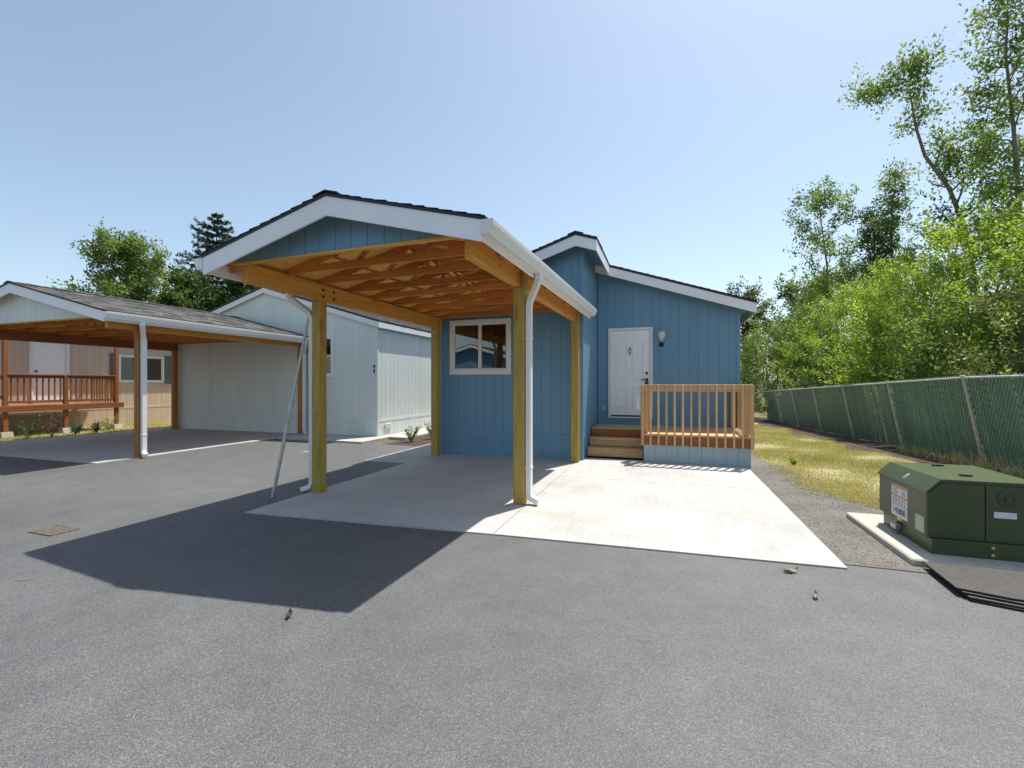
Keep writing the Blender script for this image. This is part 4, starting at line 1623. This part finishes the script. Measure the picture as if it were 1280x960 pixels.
for y in py:
    MB().tube([fpt(y, -0.03), fpt(y, FH + 0.03)], 0.030, 10).build('post', 'fence_steel', fn)
    MB().tube([fpt(y, FH - 0.02), fpt(y, FH + 0.045)], 0.037, 10).build('rail_clamp', 'fence_steel', fn)
for a, b in zip(py[:-1], py[1:]):
    p, q = Vector(fpt(a, FH)), Vector(fpt(b, FH))
    MB().tube([p, q], 0.022, 8).build('top_rail', 'fence_steel', fn)
    # wire mesh on the lawn side
    mb = MB()
    off = Vector((-0.034, 0, 0))
    step = 0.085
    L = b - a
    Ht = FH + 0.055
    zA, zB = gh(fx, a), gh(fx, b)

    def wp(u, h):
        return Vector((fx - math.sin(LEAN) * h + 0.030, a + u, zA + (zB - zA) * u / L + math.cos(LEAN) * h))
    for sg in (-1, 1):
        u = -Ht * 0.9
        while u < L + Ht * 0.9:
            # line  u(h) = u + sg*0.75*h
            pts = []
            for h in np.linspace(0.02, Ht, 2):
                pts.append((u + sg * 0.62 * h, h))
            (u0, h0), (u1, h1_) = pts
            lo, hi = 0.0, 1.0
            du = u1 - u0
            for bound, s_ in ((0.0, 1), (L, -1)):
                f0, f1 = (u0 - bound) * s_, (u1 - bound) * s_
                if f0 < 0 and f1 < 0:
                    lo, hi = 1, 0
                elif f0 < 0:
                    lo = max(lo, -f0 / (f1 - f0))
                elif f1 < 0:
                    hi = min(hi, f0 / (f0 - f1))
            if hi - lo > 0.02:
                A = wp(u0 + du * lo, h0 + (h1_ - h0) * lo)
                B = wp(u0 + du * hi, h0 + (h1_ - h0) * hi)
                A.x += sg * 0.002
                B.x += sg * 0.002
                mb.tube([A, B], 0.0026, 3, cap=False)
            u += step
    mb.build('wire_mesh', 'wire', fn, kind='stuff')
sl0 = None
y = py[0] + 0.06
k = 0
rnd = random.Random(5)
gaps = [14.55, 14.95, 15.22, 22.9, 23.25]
while y < py[-1]:
    if min(abs(y - g) for g in gaps) > 0.055 and min(abs(y - q) for q in py) > 0.035:
        if sl0 is None:
            mb = MB()
            mb.box(-0.002, 0.002, -0.0375, 0.0375, 0.0, FH - 0.03)
            me_o = mb.build('slat', 'slat', fn)
            sl0 = me_o
            ob = sl0
        else:
            ob = sl0.copy()
            COL.objects.link(ob)
        ob.parent = fn
        o = Vector((fx + 0.038, y, gh(fx, y) + 0.05 + rnd.uniform(-0.02, 0.01)))
        o.x -= math.sin(LEAN) * 0.05
        ob.location = o - ORG[fn.name]
        ob.rotation_euler = (R(rnd.uniform(-0.4, 0.4)), -LEAN, R(rnd.uniform(-3, 3)))
    y += 0.083
    k += 1


# ------------------------------------------------------------ foliage
def leaf_cloud(P, D, size, rng, aspect=0.5, up=0.35):
    """rhombic folded leaves at points P with stem directions D; returns V (n*4), F (n*2 tri)"""
    n = len(P)
    d = D + rng.normal(0, 0.55, (n, 3))
    d /= np.linalg.norm(d, axis=1)[:, None] + 1e-9
    nrm = rng.normal(0, 1, (n, 3))
    nrm[:, 2] += up * 3
    side = np.cross(d, nrm)
    side /= np.linalg.norm(side, axis=1)[:, None] + 1e-9
    nn_ = np.cross(side, d)
    s = size * rng.uniform(0.6, 1.35, n)[:, None]
    base = P
    tip = P + d * s
    mid = P + d * s * 0.45
    fold = nn_ * s * 0.10
    a = mid + side * s * aspect * 0.5 + fold
    b = mid - side * s * aspect * 0.5 + fold
    V = np.stack([base, a, tip, b], 1).reshape(-1, 3)
    i = np.arange(n) * 4
    F = np.stack([np.stack([i, i + 1, i + 2], 1), np.stack([i, i + 2, i + 3], 1)], 1).reshape(-1, 3)
    return V, F


def tones(n, rng, clump, lo=0.0, hi=1.0):
    t = np.clip(clump + rng.normal(0, 0.13, n), 0, 1)
    return np.repeat(lo + (hi - lo) * t, 2)


def shoots(starts, dirs, lens, nleaf, size, rng, aspect, spread=0.05, up=0.35, tone_c=None, droop=0.0):
    P, D, T = [], [], []
    for i in range(len(starts)):
        n = nleaf
        t = rng.uniform(0.08, 1.0, n)
        curve = np.outer(t * t, np.array([0, 0, -droop]) * lens[i])
        p = starts[i] + np.outer(t, dirs[i]) * lens[i] + curve + rng.normal(0, spread, (n, 3))
        out = rng.normal(0, 1, (n, 3))
        out /= np.linalg.norm(out, axis=1)[:, None]
        P.append(p)
        D.append(dirs[i] * 0.7 + out)
        T.append(np.full(n, tone_c[i] if tone_c is not None else 0.5))
    P, D, T = np.concatenate(P), np.concatenate(D), np.concatenate(T)
    V, F = leaf_cloud(P, D, size, rng, aspect, up)
    return V, F, tones(len(P), rng, T)


def bush(name, label, loc, rx, ry, h, nshoot, nleaf, size, mat, seed, group, cat='bush', aspect=0.45, low=0.05, stem=6, lump=0.22, bark='bark', length=(0.5, 1.1)):
    rng = np.random.default_rng(seed)
    x, y = loc
    z = gh(x, y) - 0.03
    root = thing(name, (x, y, z), label, cat, group)
    # lumpy envelope
    ph = rng.uniform(0, 6.28, 8)

    def env(th, v):
        return 1 + lump * (math.sin(3 * th + ph[0]) * math.cos(4 * v + ph[1]) + 0.7 * math.sin(5 * th + ph[2] + 3 * v) + 0.4 * math.cos(8 * th + ph[3] + 6 * v))
    st, di, le, to = [], [], [], []
    for i in range(nshoot):
        th = rng.uniform(0, 2 * math.pi)
        v = rng.uniform(low, 1.0) ** 0.85
        prof = math.sin(min(1, (v * 0.82 + 0.18)) * math.pi) ** 0.55 if v < 0.97 else 0.35
        rr = (rng.uniform(0.35, 1.0) ** 0.45) * prof * env(th, v)
        p = np.array((x + rx * rr * math.cos(th), y + ry * rr * math.sin(th), z + h * v * (0.88 + 0.12 * env(th, v)) - 0.3))
        d = np.array((math.cos(th) * 0.55, math.sin(th) * 0.55, 0.9 - 0.5 * (1 - v))) + rng.normal(0, 0.28, 3)
        d /= np.linalg.norm(d)
        st.append(p)
        di.append(d)
        le.append(rng.uniform(*length))
        to.append(np.clip(rng.normal(0.5, 0.22), 0, 1))
    V, F, T = shoots(np.array(st), np.array(di), le, nleaf, size, rng, aspect, spread=0.075, tone_c=to)
    np_mesh('crown', V, F, mat, (x, y, z), root, tone=T)
    mb = MB()
    for i in range(stem):
        th = rng.uniform(0, 6.28)
        r0 = rng.uniform(0, 0.3)
        pts = []
        ht = h * rng.uniform(0.55, 0.95)
        for k in range(5):
            t = k / 4
            rr = r0 + t * rx * rng.uniform(0.4, 0.75)
            pts.append((x + rr * math.cos(th) + rng.normal(0, 0.08), y + rr * math.sin(th) * ry / rx + rng.normal(0, 0.08), z - 0.1 + ht * t))
        mb.tube(pts, [0.05 * (1 - 0.8 * k / 4) * (0.6 + h / 8) for k in range(5)], 6)
    mb.build('stems', bark, root, smooth=True)
    return root


def limb_tree(name, label, path, radii, branches, nleaf, size, mat, seed, group, bark='bark', spread=0.1, aspect=0.6, tw=(0.5, 1.0), cat='tree'):
    """tree from explicit trunk path and branch list [(t, dir, len, nshoots)]"""
    rng = np.random.default_rng(seed)
    path = [Vector(p) for p in path]
    root = thing(name, tuple(path[0]), label, cat, group)

    def along(t):
        f = t * (len(path) - 1)
        i = min(int(f), len(path) - 2)
        return path[i].lerp(path[i + 1], f - i)
    tr = MB()
    tr.tube(path, radii, 9)
    st, di, le, to = [], [], [], []
    for (t, d, L, ns) in branches:
        p = along(t)
        d = Vector(d).normalized()
        r0 = np.interp(t, np.linspace(0, 1, len(radii)), radii) * 0.55
        pts = [p]
        cur = d.copy()
        for k in range(4):
            cur = (cur + Vector(rng.normal(0, 0.18, 3)) + Vector((0, 0, 0.08))).normalized()
            pts.append(pts[-1] + cur * (L / 4))
        tr.tube(pts, [max(0.008, r0 * (1 - 0.2 * k)) for k in range(5)], 6)
        ct = np.clip(rng.normal(0.5, 0.18), 0, 1)
        for s in range(ns):
            u = rng.uniform(0.25, 1.0) * 4
            i = min(int(u), 3)
            q = pts[i].lerp(pts[i + 1], u - i)
            dd = np.array(cur) * 0.5 + rng.normal(0, 0.6, 3) + np.array((0, 0, 0.25))
            dd /= np.linalg.norm(dd)
            st.append(np.array(q) + rng.normal(0, spread, 3))
            di.append(dd)
            le.append(rng.uniform(*tw))
            to.append(np.clip(ct + rng.normal(0, 0.12), 0, 1))
    for s, d, L in zip(st[::3], di[::3], le[::3]):
        tr.tube([s, s + d * L * 0.8], [0.010, 0.004], 4, cap=False)
    tr.build('trunk', bark, root, smooth=True)
    V, F, T = shoots(np.array(st), np.array(di), le, nleaf, size, rng, aspect, spread=spread * 0.8, tone_c=to)
    np_mesh('crown', V, F, mat, tuple(path[0]), root, tone=T)
    return root


def auto_tree(name, label, loc, H, rad, mat, seed, group, nb=26, ns=14, nleaf=34, size=0.13, z0=0.3, bark='bark', lean=(0, 0), trunk_r=0.16, shape='round', aspect=0.6, tw=(0.5, 1.0)):
    rng = np.random.default_rng(seed)
    x, y = loc
    z = gh(x, y) - 0.1
    path, radii = [], []
    for k in range(7):
        t = k / 6
        path.append((x + lean[0] * t + rng.normal(0, 0.12) * t, y + lean[1] * t + rng.normal(0, 0.12) * t, z + H * 0.97 * t))
        radii.append(trunk_r * (1 - 0.88 * t))
    br = []
    for i in range(nb):
        t = z0 + (1 - z0) * (i + rng.uniform(0, 1)) / nb * 0.97
        u = (t - z0) / (1 - z0)
        if shape == 'round':
            L = rad * (0.55 + 0.75 * math.sin(math.pi * min(1, u * 0.85 + 0.15))) * rng.uniform(0.6, 1.1)
        elif shape == 'narrow':
            L = rad * (0.25 + 1.35 * (1 - u) ** 0.8) * rng.uniform(0.45, 1.15)
        th = i * 2.4 + rng.uniform(-0.5, 0.5)
        br.append((t, (math.cos(th), math.sin(th), rng.uniform(0.25, 0.8) + 0.5 * u), L, max(3, int(ns * (0.5 + 0.5 * L / rad)))))
    return limb_tree(name, label, path, radii, br, nleaf, size, mat, seed + 1, group, bark, spread=0.16, aspect=aspect, tw=tw)


def conifer(name, label, loc, H, rad, seed, group, nwh=26):
    rng = np.random.default_rng(seed)
    x, y = loc
    z = gh(x, y) - 0.1
    root = thing(name, (x, y, z), label, 'tree', group)
    tr = MB()
    tr.tube([(x, y, z), (x, y, z + H * 0.5), (x, y, z + H)], [0.22, 0.12, 0.015], 8)
    st, di, le, to = [], [], [], []
    for i in range(nwh):
        u = i / (nwh - 1)
        zz = z + H * (0.12 + 0.87 * u)
        L = rad * (1 - u) ** 0.65 + 0.3
        m = 7
        for k in range(m):
            th = 2 * math.pi * (k + rng.uniform(0, 0.8)) / m + i
            Lk = L * rng.uniform(0.55, 1.15)
            d = np.array((math.cos(th), math.sin(th), 0.12 + 0.35 * u))
            e = np.array((x, y, zz)) + d * Lk + np.array((0, 0, -0.18 * Lk))
            tr.tube([(x, y, zz), (x + d[0] * Lk * .5, y + d[1] * Lk * .5, zz + d[2] * Lk * 0.5), tuple(e)], [0.03, 0.02, 0.008], 4, cap=False)
            ns = max(3, int(Lk * 7))
            for s in range(ns):
                f = (s + rng.uniform(0, 1)) / ns
                q = np.array((x, y, zz)) * (1 - f) + e * f
                dd = d * 0.8 + rng.normal(0, 0.5, 3)
                dd[2] -= 0.1
                dd /= np.linalg.norm(dd)
                st.append(q)
                di.append(dd)
                le.append(rng.uniform(0.3, 0.6) * (0.5 + 0.7 * (1 - u)))
                to.append(rng.uniform(0.2, 0.8))
    tr.build('trunk', 'bark_dark', root, smooth=True)
    V, F, T = shoots(np.array(st), np.array(di), le, 40, 0.14, rng, 0.3, spread=0.03, up=0.1, tone_c=to, droop=0.15)
    np_mesh('crown', V, F, 'needle', (x, y, z), root, tone=T)
    return root


G1 = 'bushes crowding behind the green fence'
BUSH = [
    # x, y, rx, ry, h, mat, label
    (8.3, 11.2, 2.1, 1.9, 3.6, 'leaf_olive', 'sparse olive leafed bush with bare twigs behind near end of fence'),
    (8.8, 13.6, 2.2, 2.2, 5.0, 'leaf_bright', 'tall bright green bush behind fence beside sparse olive bush'),
    (7.7, 14.6, 1.5, 1.7, 3.4, 'leaf_mid', 'low medium green bush leaning over fence in front of bright bushes'),
    (8.6, 16.9, 2.3, 2.3, 5.9, 'leaf_bright', 'large yellow green bush standing highest behind the middle of the fence'),
    (7.5, 18.6, 1.4, 1.8, 3.6, 'leaf_bright', 'rounded light green bush just behind fence past the slat gaps'),
    (8.6, 20.6, 2.4, 2.4, 5.6, 'leaf_bright', 'broad bright green bush behind fence below slender trees'),
    (7.4, 22.3, 1.5, 1.8, 3.2, 'leaf_dark', 'dark leafed bush spilling over fence top rail'),
    (8.3, 24.8, 2.4, 2.3, 5.8, 'leaf_bright', 'bright leafy bush behind far part of fence'),
    (7.1, 27.5, 1.8, 2.0, 4.6, 'leaf_mid', 'medium green bush near far end of fence'),
    (6.1, 30.5, 2.3, 2.0, 5.6, 'leaf_mid', 'tall green bush closing the far end of the lawn'),
    (3.8, 33.0, 2.2, 1.8, 5.0, 'leaf_dark', 'dark green bush behind corner of blue house'),
    (9.5, 29.5, 2.8, 2.5, 7.6, 'leaf_mid', 'tall dull green bush rising behind the far bushes'),
    (11.2, 15.4, 2.4, 2.4, 6.6, 'leaf_mid', 'tall medium green bush deep in the thicket'),
    (11.6, 20.5, 2.6, 2.4, 7.2, 'leaf_mid', 'high dull green bush behind the bright row'),
    (12.0, 12.3, 2.2, 2.2, 6.4, 'leaf_bright', 'tall bright bush under the tall poplar'),
]
for i, (x, y, rx, ry, h, m, lb) in enumerate(BUSH):
    sp = 'sparse' in lb
    bush('bush', lb, (x, y), rx, ry, h, int((130 if sp else 300) * (0.55 + h / 9)), 62, 0.105 if m != 'leaf_dark' else 0.095, m, 40 + i, G1, stem=14 if sp else 7)

G2 = 'trees rising above the thicket'
# tree leaning toward the house with tufted top
limb_tree('tree', 'thin tree leaning toward house with leaf tufts at its crooked top', [(11.4, 21.8, 0.3), (11.1, 21.6, 4.5), (10.55, 21.4, 7.4), (10.0, 21.2, 8.8), (9.2, 21.0, 10.0), (8.9, 20.9, 11.0), (8.65, 20.8, 12.4)],
          [0.12, 0.10, 0.08, 0.065, 0.055, 0.045, 0.02],
          [(0.30, (-0.5, 0, 0.8), 1.6, 16), (0.36, (0.7, 0, 0.7), 2.0, 18), (0.42, (0.5, 0, 1), 2.0, 18), (0.48, (0.55, 0, 0.9), 2.6, 26), (0.5, (-0.8, 0, 0.3), 0.8, 8), (0.55, (0.5, 0.2, 1), 1.7, 18),
           (0.60, (0.2, 0, 1), 1.2, 12), (0.82, (-0.5, 0, 0.3), 0.6, 9), (0.85, (0.5, 0, 0.6), 0.7, 9), (0.97, (-1, 0, 0.12), 1.7, 22), (0.94, (0.6, 0, 0.8), 0.9, 10), (0.99, (-0.6, 0, 0.6), 1.1, 16), (1.0, (0.2, 0, 1), 1.0, 18), (1.0, (0.7, 0.2, 0.8), 1.1, 14)],
          30, 0.125, 'leaf_mid', 301, G2, bark='bark', spread=0.16, tw=(0.4, 0.95))
auto_tree('tree', 'tall poplar with grey trunk standing behind near end of fence', (11.1, 19.5), 15.2, 1.25, 'leaf_mid', 311, G2, nb=30, ns=10, nleaf=36, size=0.12, z0=0.3, lean=(-0.3, 0), trunk_r=0.13, tw=(0.4, 0.8))
auto_tree('tree', 'slender open crowned tree above far part of the fence', (9.3, 30.6), 13.0, 1.9, 'leaf_mid', 321, G2, nb=20, ns=9, nleaf=34, size=0.15, z0=0.52, lean=(-0.9, 0), trunk_r=0.12, tw=(0.4, 1.1))
auto_tree('tree', 'narrow pointed tree between slender tree and leaning tree', (11.35, 29.0), 13.4, 1.05, 'leaf_mid', 331, G2, nb=40, ns=8, nleaf=34, size=0.13, z0=0.30, trunk_r=0.13, shape='narrow', tw=(0.3, 0.7))
auto_tree('tree', 'thin paler tree close beside the narrow pointed tree', (10.5, 29.3), 11.4, 1.0, 'leaf_dark', 341, G2, nb=28, ns=7, nleaf=34, size=0.14, z0=0.35, trunk_r=0.10, shape='narrow', tw=(0.3, 0.7))
auto_tree('tree', 'greyish distant tree beyond the right corner of blue house', (7.0, 47), 10.6, 2.6, 'leaf_olive', 351, G2, nb=26, ns=16, nleaf=30, size=0.22, z0=0.2, trunk_r=0.2, tw=(0.8, 1.5))
auto_tree('tree', 'distant round tree past the far end of the fence', (11.0, 44), 10.2, 3.0, 'leaf_mid', 361, G2, nb=28, ns=16, nleaf=30, size=0.22, z0=0.2, trunk_r=0.2, tw=(0.8, 1.5))

G3 = 'trees behind the left houses'
auto_tree('tree', 'broad leafy tree behind roof of wide carport', (-33.6, 20.3), 10.4, 3.0, 'leaf_mid', 401, G3, nb=42, ns=20, nleaf=32, size=0.17, z0=0.3, trunk_r=0.25, tw=(0.5, 1.1))
auto_tree('tree', 'darker rounded tree between leafy tree and conifer', (-31.6, 23.2), 8.6, 2.2, 'leaf_dark', 411, G3, nb=32, ns=20, nleaf=36, size=0.2, z0=0.2, trunk_r=0.25, tw=(0.6, 1.2))
conifer('conifer', 'dark pointed conifer rising behind pale house roof', (-33.6, 26.7), 15.0, 4.6, 421, G3)
auto_tree('tree', 'dull dark tree just left of pale house gable', (-29.5, 26.0), 9.6, 2.2, 'leaf_dark', 431, G3, nb=30, ns=20, nleaf=34, size=0.2, z0=0.2, trunk_r=0.22, tw=(0.6, 1.2))

# small plants
def plant(label, loc, h, mat, seed, group, n=10, size=0.05):
    rng = np.random.default_rng(seed)
    x, y = loc
    z = gh(x, y) + 0.008
    root = thing('small_plant', (x, y, z), label, 'plant', group)
    st, di, le = [], [], []
    mb = MB()
    for i in range(n):
        th = rng.uniform(0, 6.28)
        d = np.array((math.cos(th) * 0.5, math.sin(th) * 0.5, 1.0))
        d /= np.linalg.norm(d)
        st.append(np.array((x, y, z)) + d * h * 0.15)
        di.append(d)
        le.append(h * rng.uniform(0.6, 1.0))
        mb.tube([(x, y, z), tuple(st[-1] + d * le[-1] * 0.9)], [0.008, 0.003], 4, cap=False)
    mb.build('stems', 'bark_dark', root)
    V, F, T = shoots(np.array(st), np.array(di), le, 26, size, rng, 0.5, spread=h * 0.06, tone_c=rng.uniform(0.2, 0.8, n))
    np_mesh('foliage', V, F, mat, (x, y, z), root, tone=T)


G4 = 'small plants along the left lawn edge'
plant('little dark green shrub at first pier block of stained deck', (-16.45, 7.55), 0.5, 'leaf_dark', 1, G4)
plant('reddish leafed sapling in front of stained deck', (-16.4, 8.05), 0.75, 'leaf_red', 2, G4)
plant('low green plant beside middle pier block of stained deck', (-16.4, 8.6), 0.32, 'leaf_dark', 3, G4)
plant('low dark clump near far deck post on lawn edge', (-16.4, 9.1), 0.34, 'leaf_dark', 4, G4)
plant('bright green weed on lawn by far deck post', (-16.9, 9.7), 0.42, 'leaf_bright', 5, G4)
plant('small green shrub in bark bed beside pale house', (-6.35, 10.55), 0.42, 'leaf_mid', 6, None, n=16)
plant('pale silvery shrub in bark bed behind carport post', (-6.1, 11.3), 0.45, 'leaf_olive', 7, None, n=16)
plant('low weed at edge of gravel beside dry lawn', (2.25, 9.6), 0.12, 'leaf_bright', 8, None, n=8, size=0.04)


# grass: stuff
def blades(name, region, n, h, mat, seed, keep=None, wid=0.006, label=None):
    rng = np.random.default_rng(seed)
    x0, x1, y0, y1 = region
    X = rng.uniform(x0, x1, n * 3)
    Y = y0 + (y1 - y0) * rng.uniform(0, 1, n * 3) ** 1.5
    k = np.sin(X * 2.1 + np.sin(Y * 1.3) * 2) + np.sin(Y * 1.7 + X) + np.sin(X * 5.3 - Y * 3.1) * 0.6 + rng.normal(0, 0.7, n * 3)
    m = k > -1.1
    if keep is not None:
        m &= np.array([keep(a, b) for a, b in zip(X, Y)])
    X, Y, k = X[m][:n], Y[m][:n], k[m][:n]
    n = len(X)
    Z = np.array([gh(a, b) for a, b in zip(X, Y)])
    th = rng.uniform(0, 6.28, n)
    ln = h * rng.uniform(0.4, 1.3, n)
    bx, by = rng.normal(0, 0.5, n) * ln, rng.normal(0, 0.5, n) * ln
    w = wid * rng.uniform(0.7, 1.4, n)
    a = np.stack([X - np.cos(th) * w, Y - np.sin(th) * w, Z], 1)
    b = np.stack([X + np.cos(th) * w, Y + np.sin(th) * w, Z], 1)
    c = np.stack([X + bx, Y + by, Z + ln], 1)
    V = np.stack([a, b, c], 1).reshape(-1, 3)
    F = np.arange(n * 3).reshape(-1, 3)
    T = np.clip(0.78 - 0.14 * k + rng.normal(0, 0.2, n), 0, 1)
    o = np_mesh(name, V, F, mat, (float(X.mean()), float(Y.mean()), 0.0), tone=T, kind='stuff')
    tag(o, label, 'grass')
    return o


blades('grass', (1.75, 4.7, 6.3, 24), 110000, 0.036, 'straw', 61,
       keep=lambda x, y: x > GE(y) - 0.12 + 0.2 * math.sin(x * 40 + y * 31) and x < 4.62 + 0.22 * math.sin(y * 1.3) + 0.12 * math.sin(y * 3.7) - 0.02 * (y - 10),
       label='patchy dry yellow green grass between gravel strip and fence')
blades('grass', (-18.6, -16.2, 5.5, 13), 16000, 0.06, 'straw', 62, label='yellow green grass strip along the stained deck')
blades('dry_weeds', (5.1, 5.62, 7.6, 13.0), 1100, 0.26, 'straw', 63, wid=0.007, label='dry straw weeds standing along near foot of fence')


# pebbles on gravel: stuff
def pebbles(name, n, region, seed, label):
    rng = np.random.default_rng(seed)
    x0, x1, y0, y1 = region
    X, Y = rng.uniform(x0, x1, n), rng.uniform(y0, y1, n)
    oct_ = np.array([(1, 0, 0), (0, 1, 0), (-1, 0, 0), (0, -1, 0), (0, 0, 1), (0, 0, -0.5)])
    tri = np.array([(0, 1, 4), (1, 2, 4), (2, 3, 4), (3, 0, 4), (1, 0, 5), (2, 1, 5), (3, 2, 5), (0, 3, 5)])
    s = rng.uniform(0.003, 0.009, n) * rng.uniform(0.6, 1.2, n)
    V = oct_[None] * s[:, None, None] * rng.uniform(0.6, 1.2, (n, 6, 1))
    th = rng.uniform(0, 6.28, n)
    c, si = np.cos(th), np.sin(th)
    Vx = V[:, :, 0] * c[:, None] - V[:, :, 1] * si[:, None]
    Vy = V[:, :, 0] * si[:, None] + V[:, :, 1] * c[:, None]
    Z = np.array([gh(a, b) for a, b in zip(X, Y)]) + 0.008
    V = np.stack([Vx + X[:, None], Vy + Y[:, None], V[:, :, 2] * 0.4 + Z[:, None]], 2).reshape(-1, 3)
    F = (tri[None] + (np.arange(n) * 6)[:, None, None]).reshape(-1, 3)
    o = np_mesh(name, V, F, 'stone', ((x0 + x1) / 2, (y0 + y1) / 2, 0), kind='stuff')
    tag(o, label, 'gravel')


pebbles('gravel', 3500, (1.42, 2.3, 4.5, 9.5), 71, 'loose grey gravel along right edge of concrete driveway')


# ------------------------------------------------------------ house across the road (mirrored in the window)
h4 = thing('house', (-14, -18, 0), 'blue house with white trim across the road, mirrored in the window', 'house')
AX0, AX1, AY, AYB = -19.0, -9.5, -15.0, -24.0
Ha = lambda x: 4.6 - 0.3 * abs(x - (AX0 + AX1) / 2)
AW = (-13.0, -11.2, 1.3, 2.6)
wall('wall', h4, 'x', AX0, AX1, -0.1, lambda x: Ha(x) - 0.09, AY, 1, 'blue', [(AW[0] + .04, AW[1] - .04, AW[2] + .04, AW[3] - .04)], apex=(AX0 + AX1) / 2, grooves=False)
wall('wall', h4, 'y', AYB, AY, -0.1, lambda a: Ha(AX1) - 0.09, AX1, 1, 'blue', grooves=False)
wall('wall', h4, 'y', AYB, AY, -0.1, lambda a: Ha(AX0) - 0.09, AX0, -1, 'blue', grooves=False)
window(h4, 'x', AW[0], AW[1], AW[2], AW[3], AY, 1)
for xe in (AX0 - 0.3, AX1 + 0.3):
    mb = MB()
    slab_slope(mb, (AX0 + AX1) / 2, 4.6, xe, Ha(xe), AYB - 0.3, AY + 0.4, 0.05)
    mb.build('roof', 'shingle_edge', h4)
    rake('bargeboard', (AX0 + AX1) / 2, 4.6, xe, Ha(xe), AY + 0.38, AY + 0.405, 0.22, 'white', h4, drop=0.052)
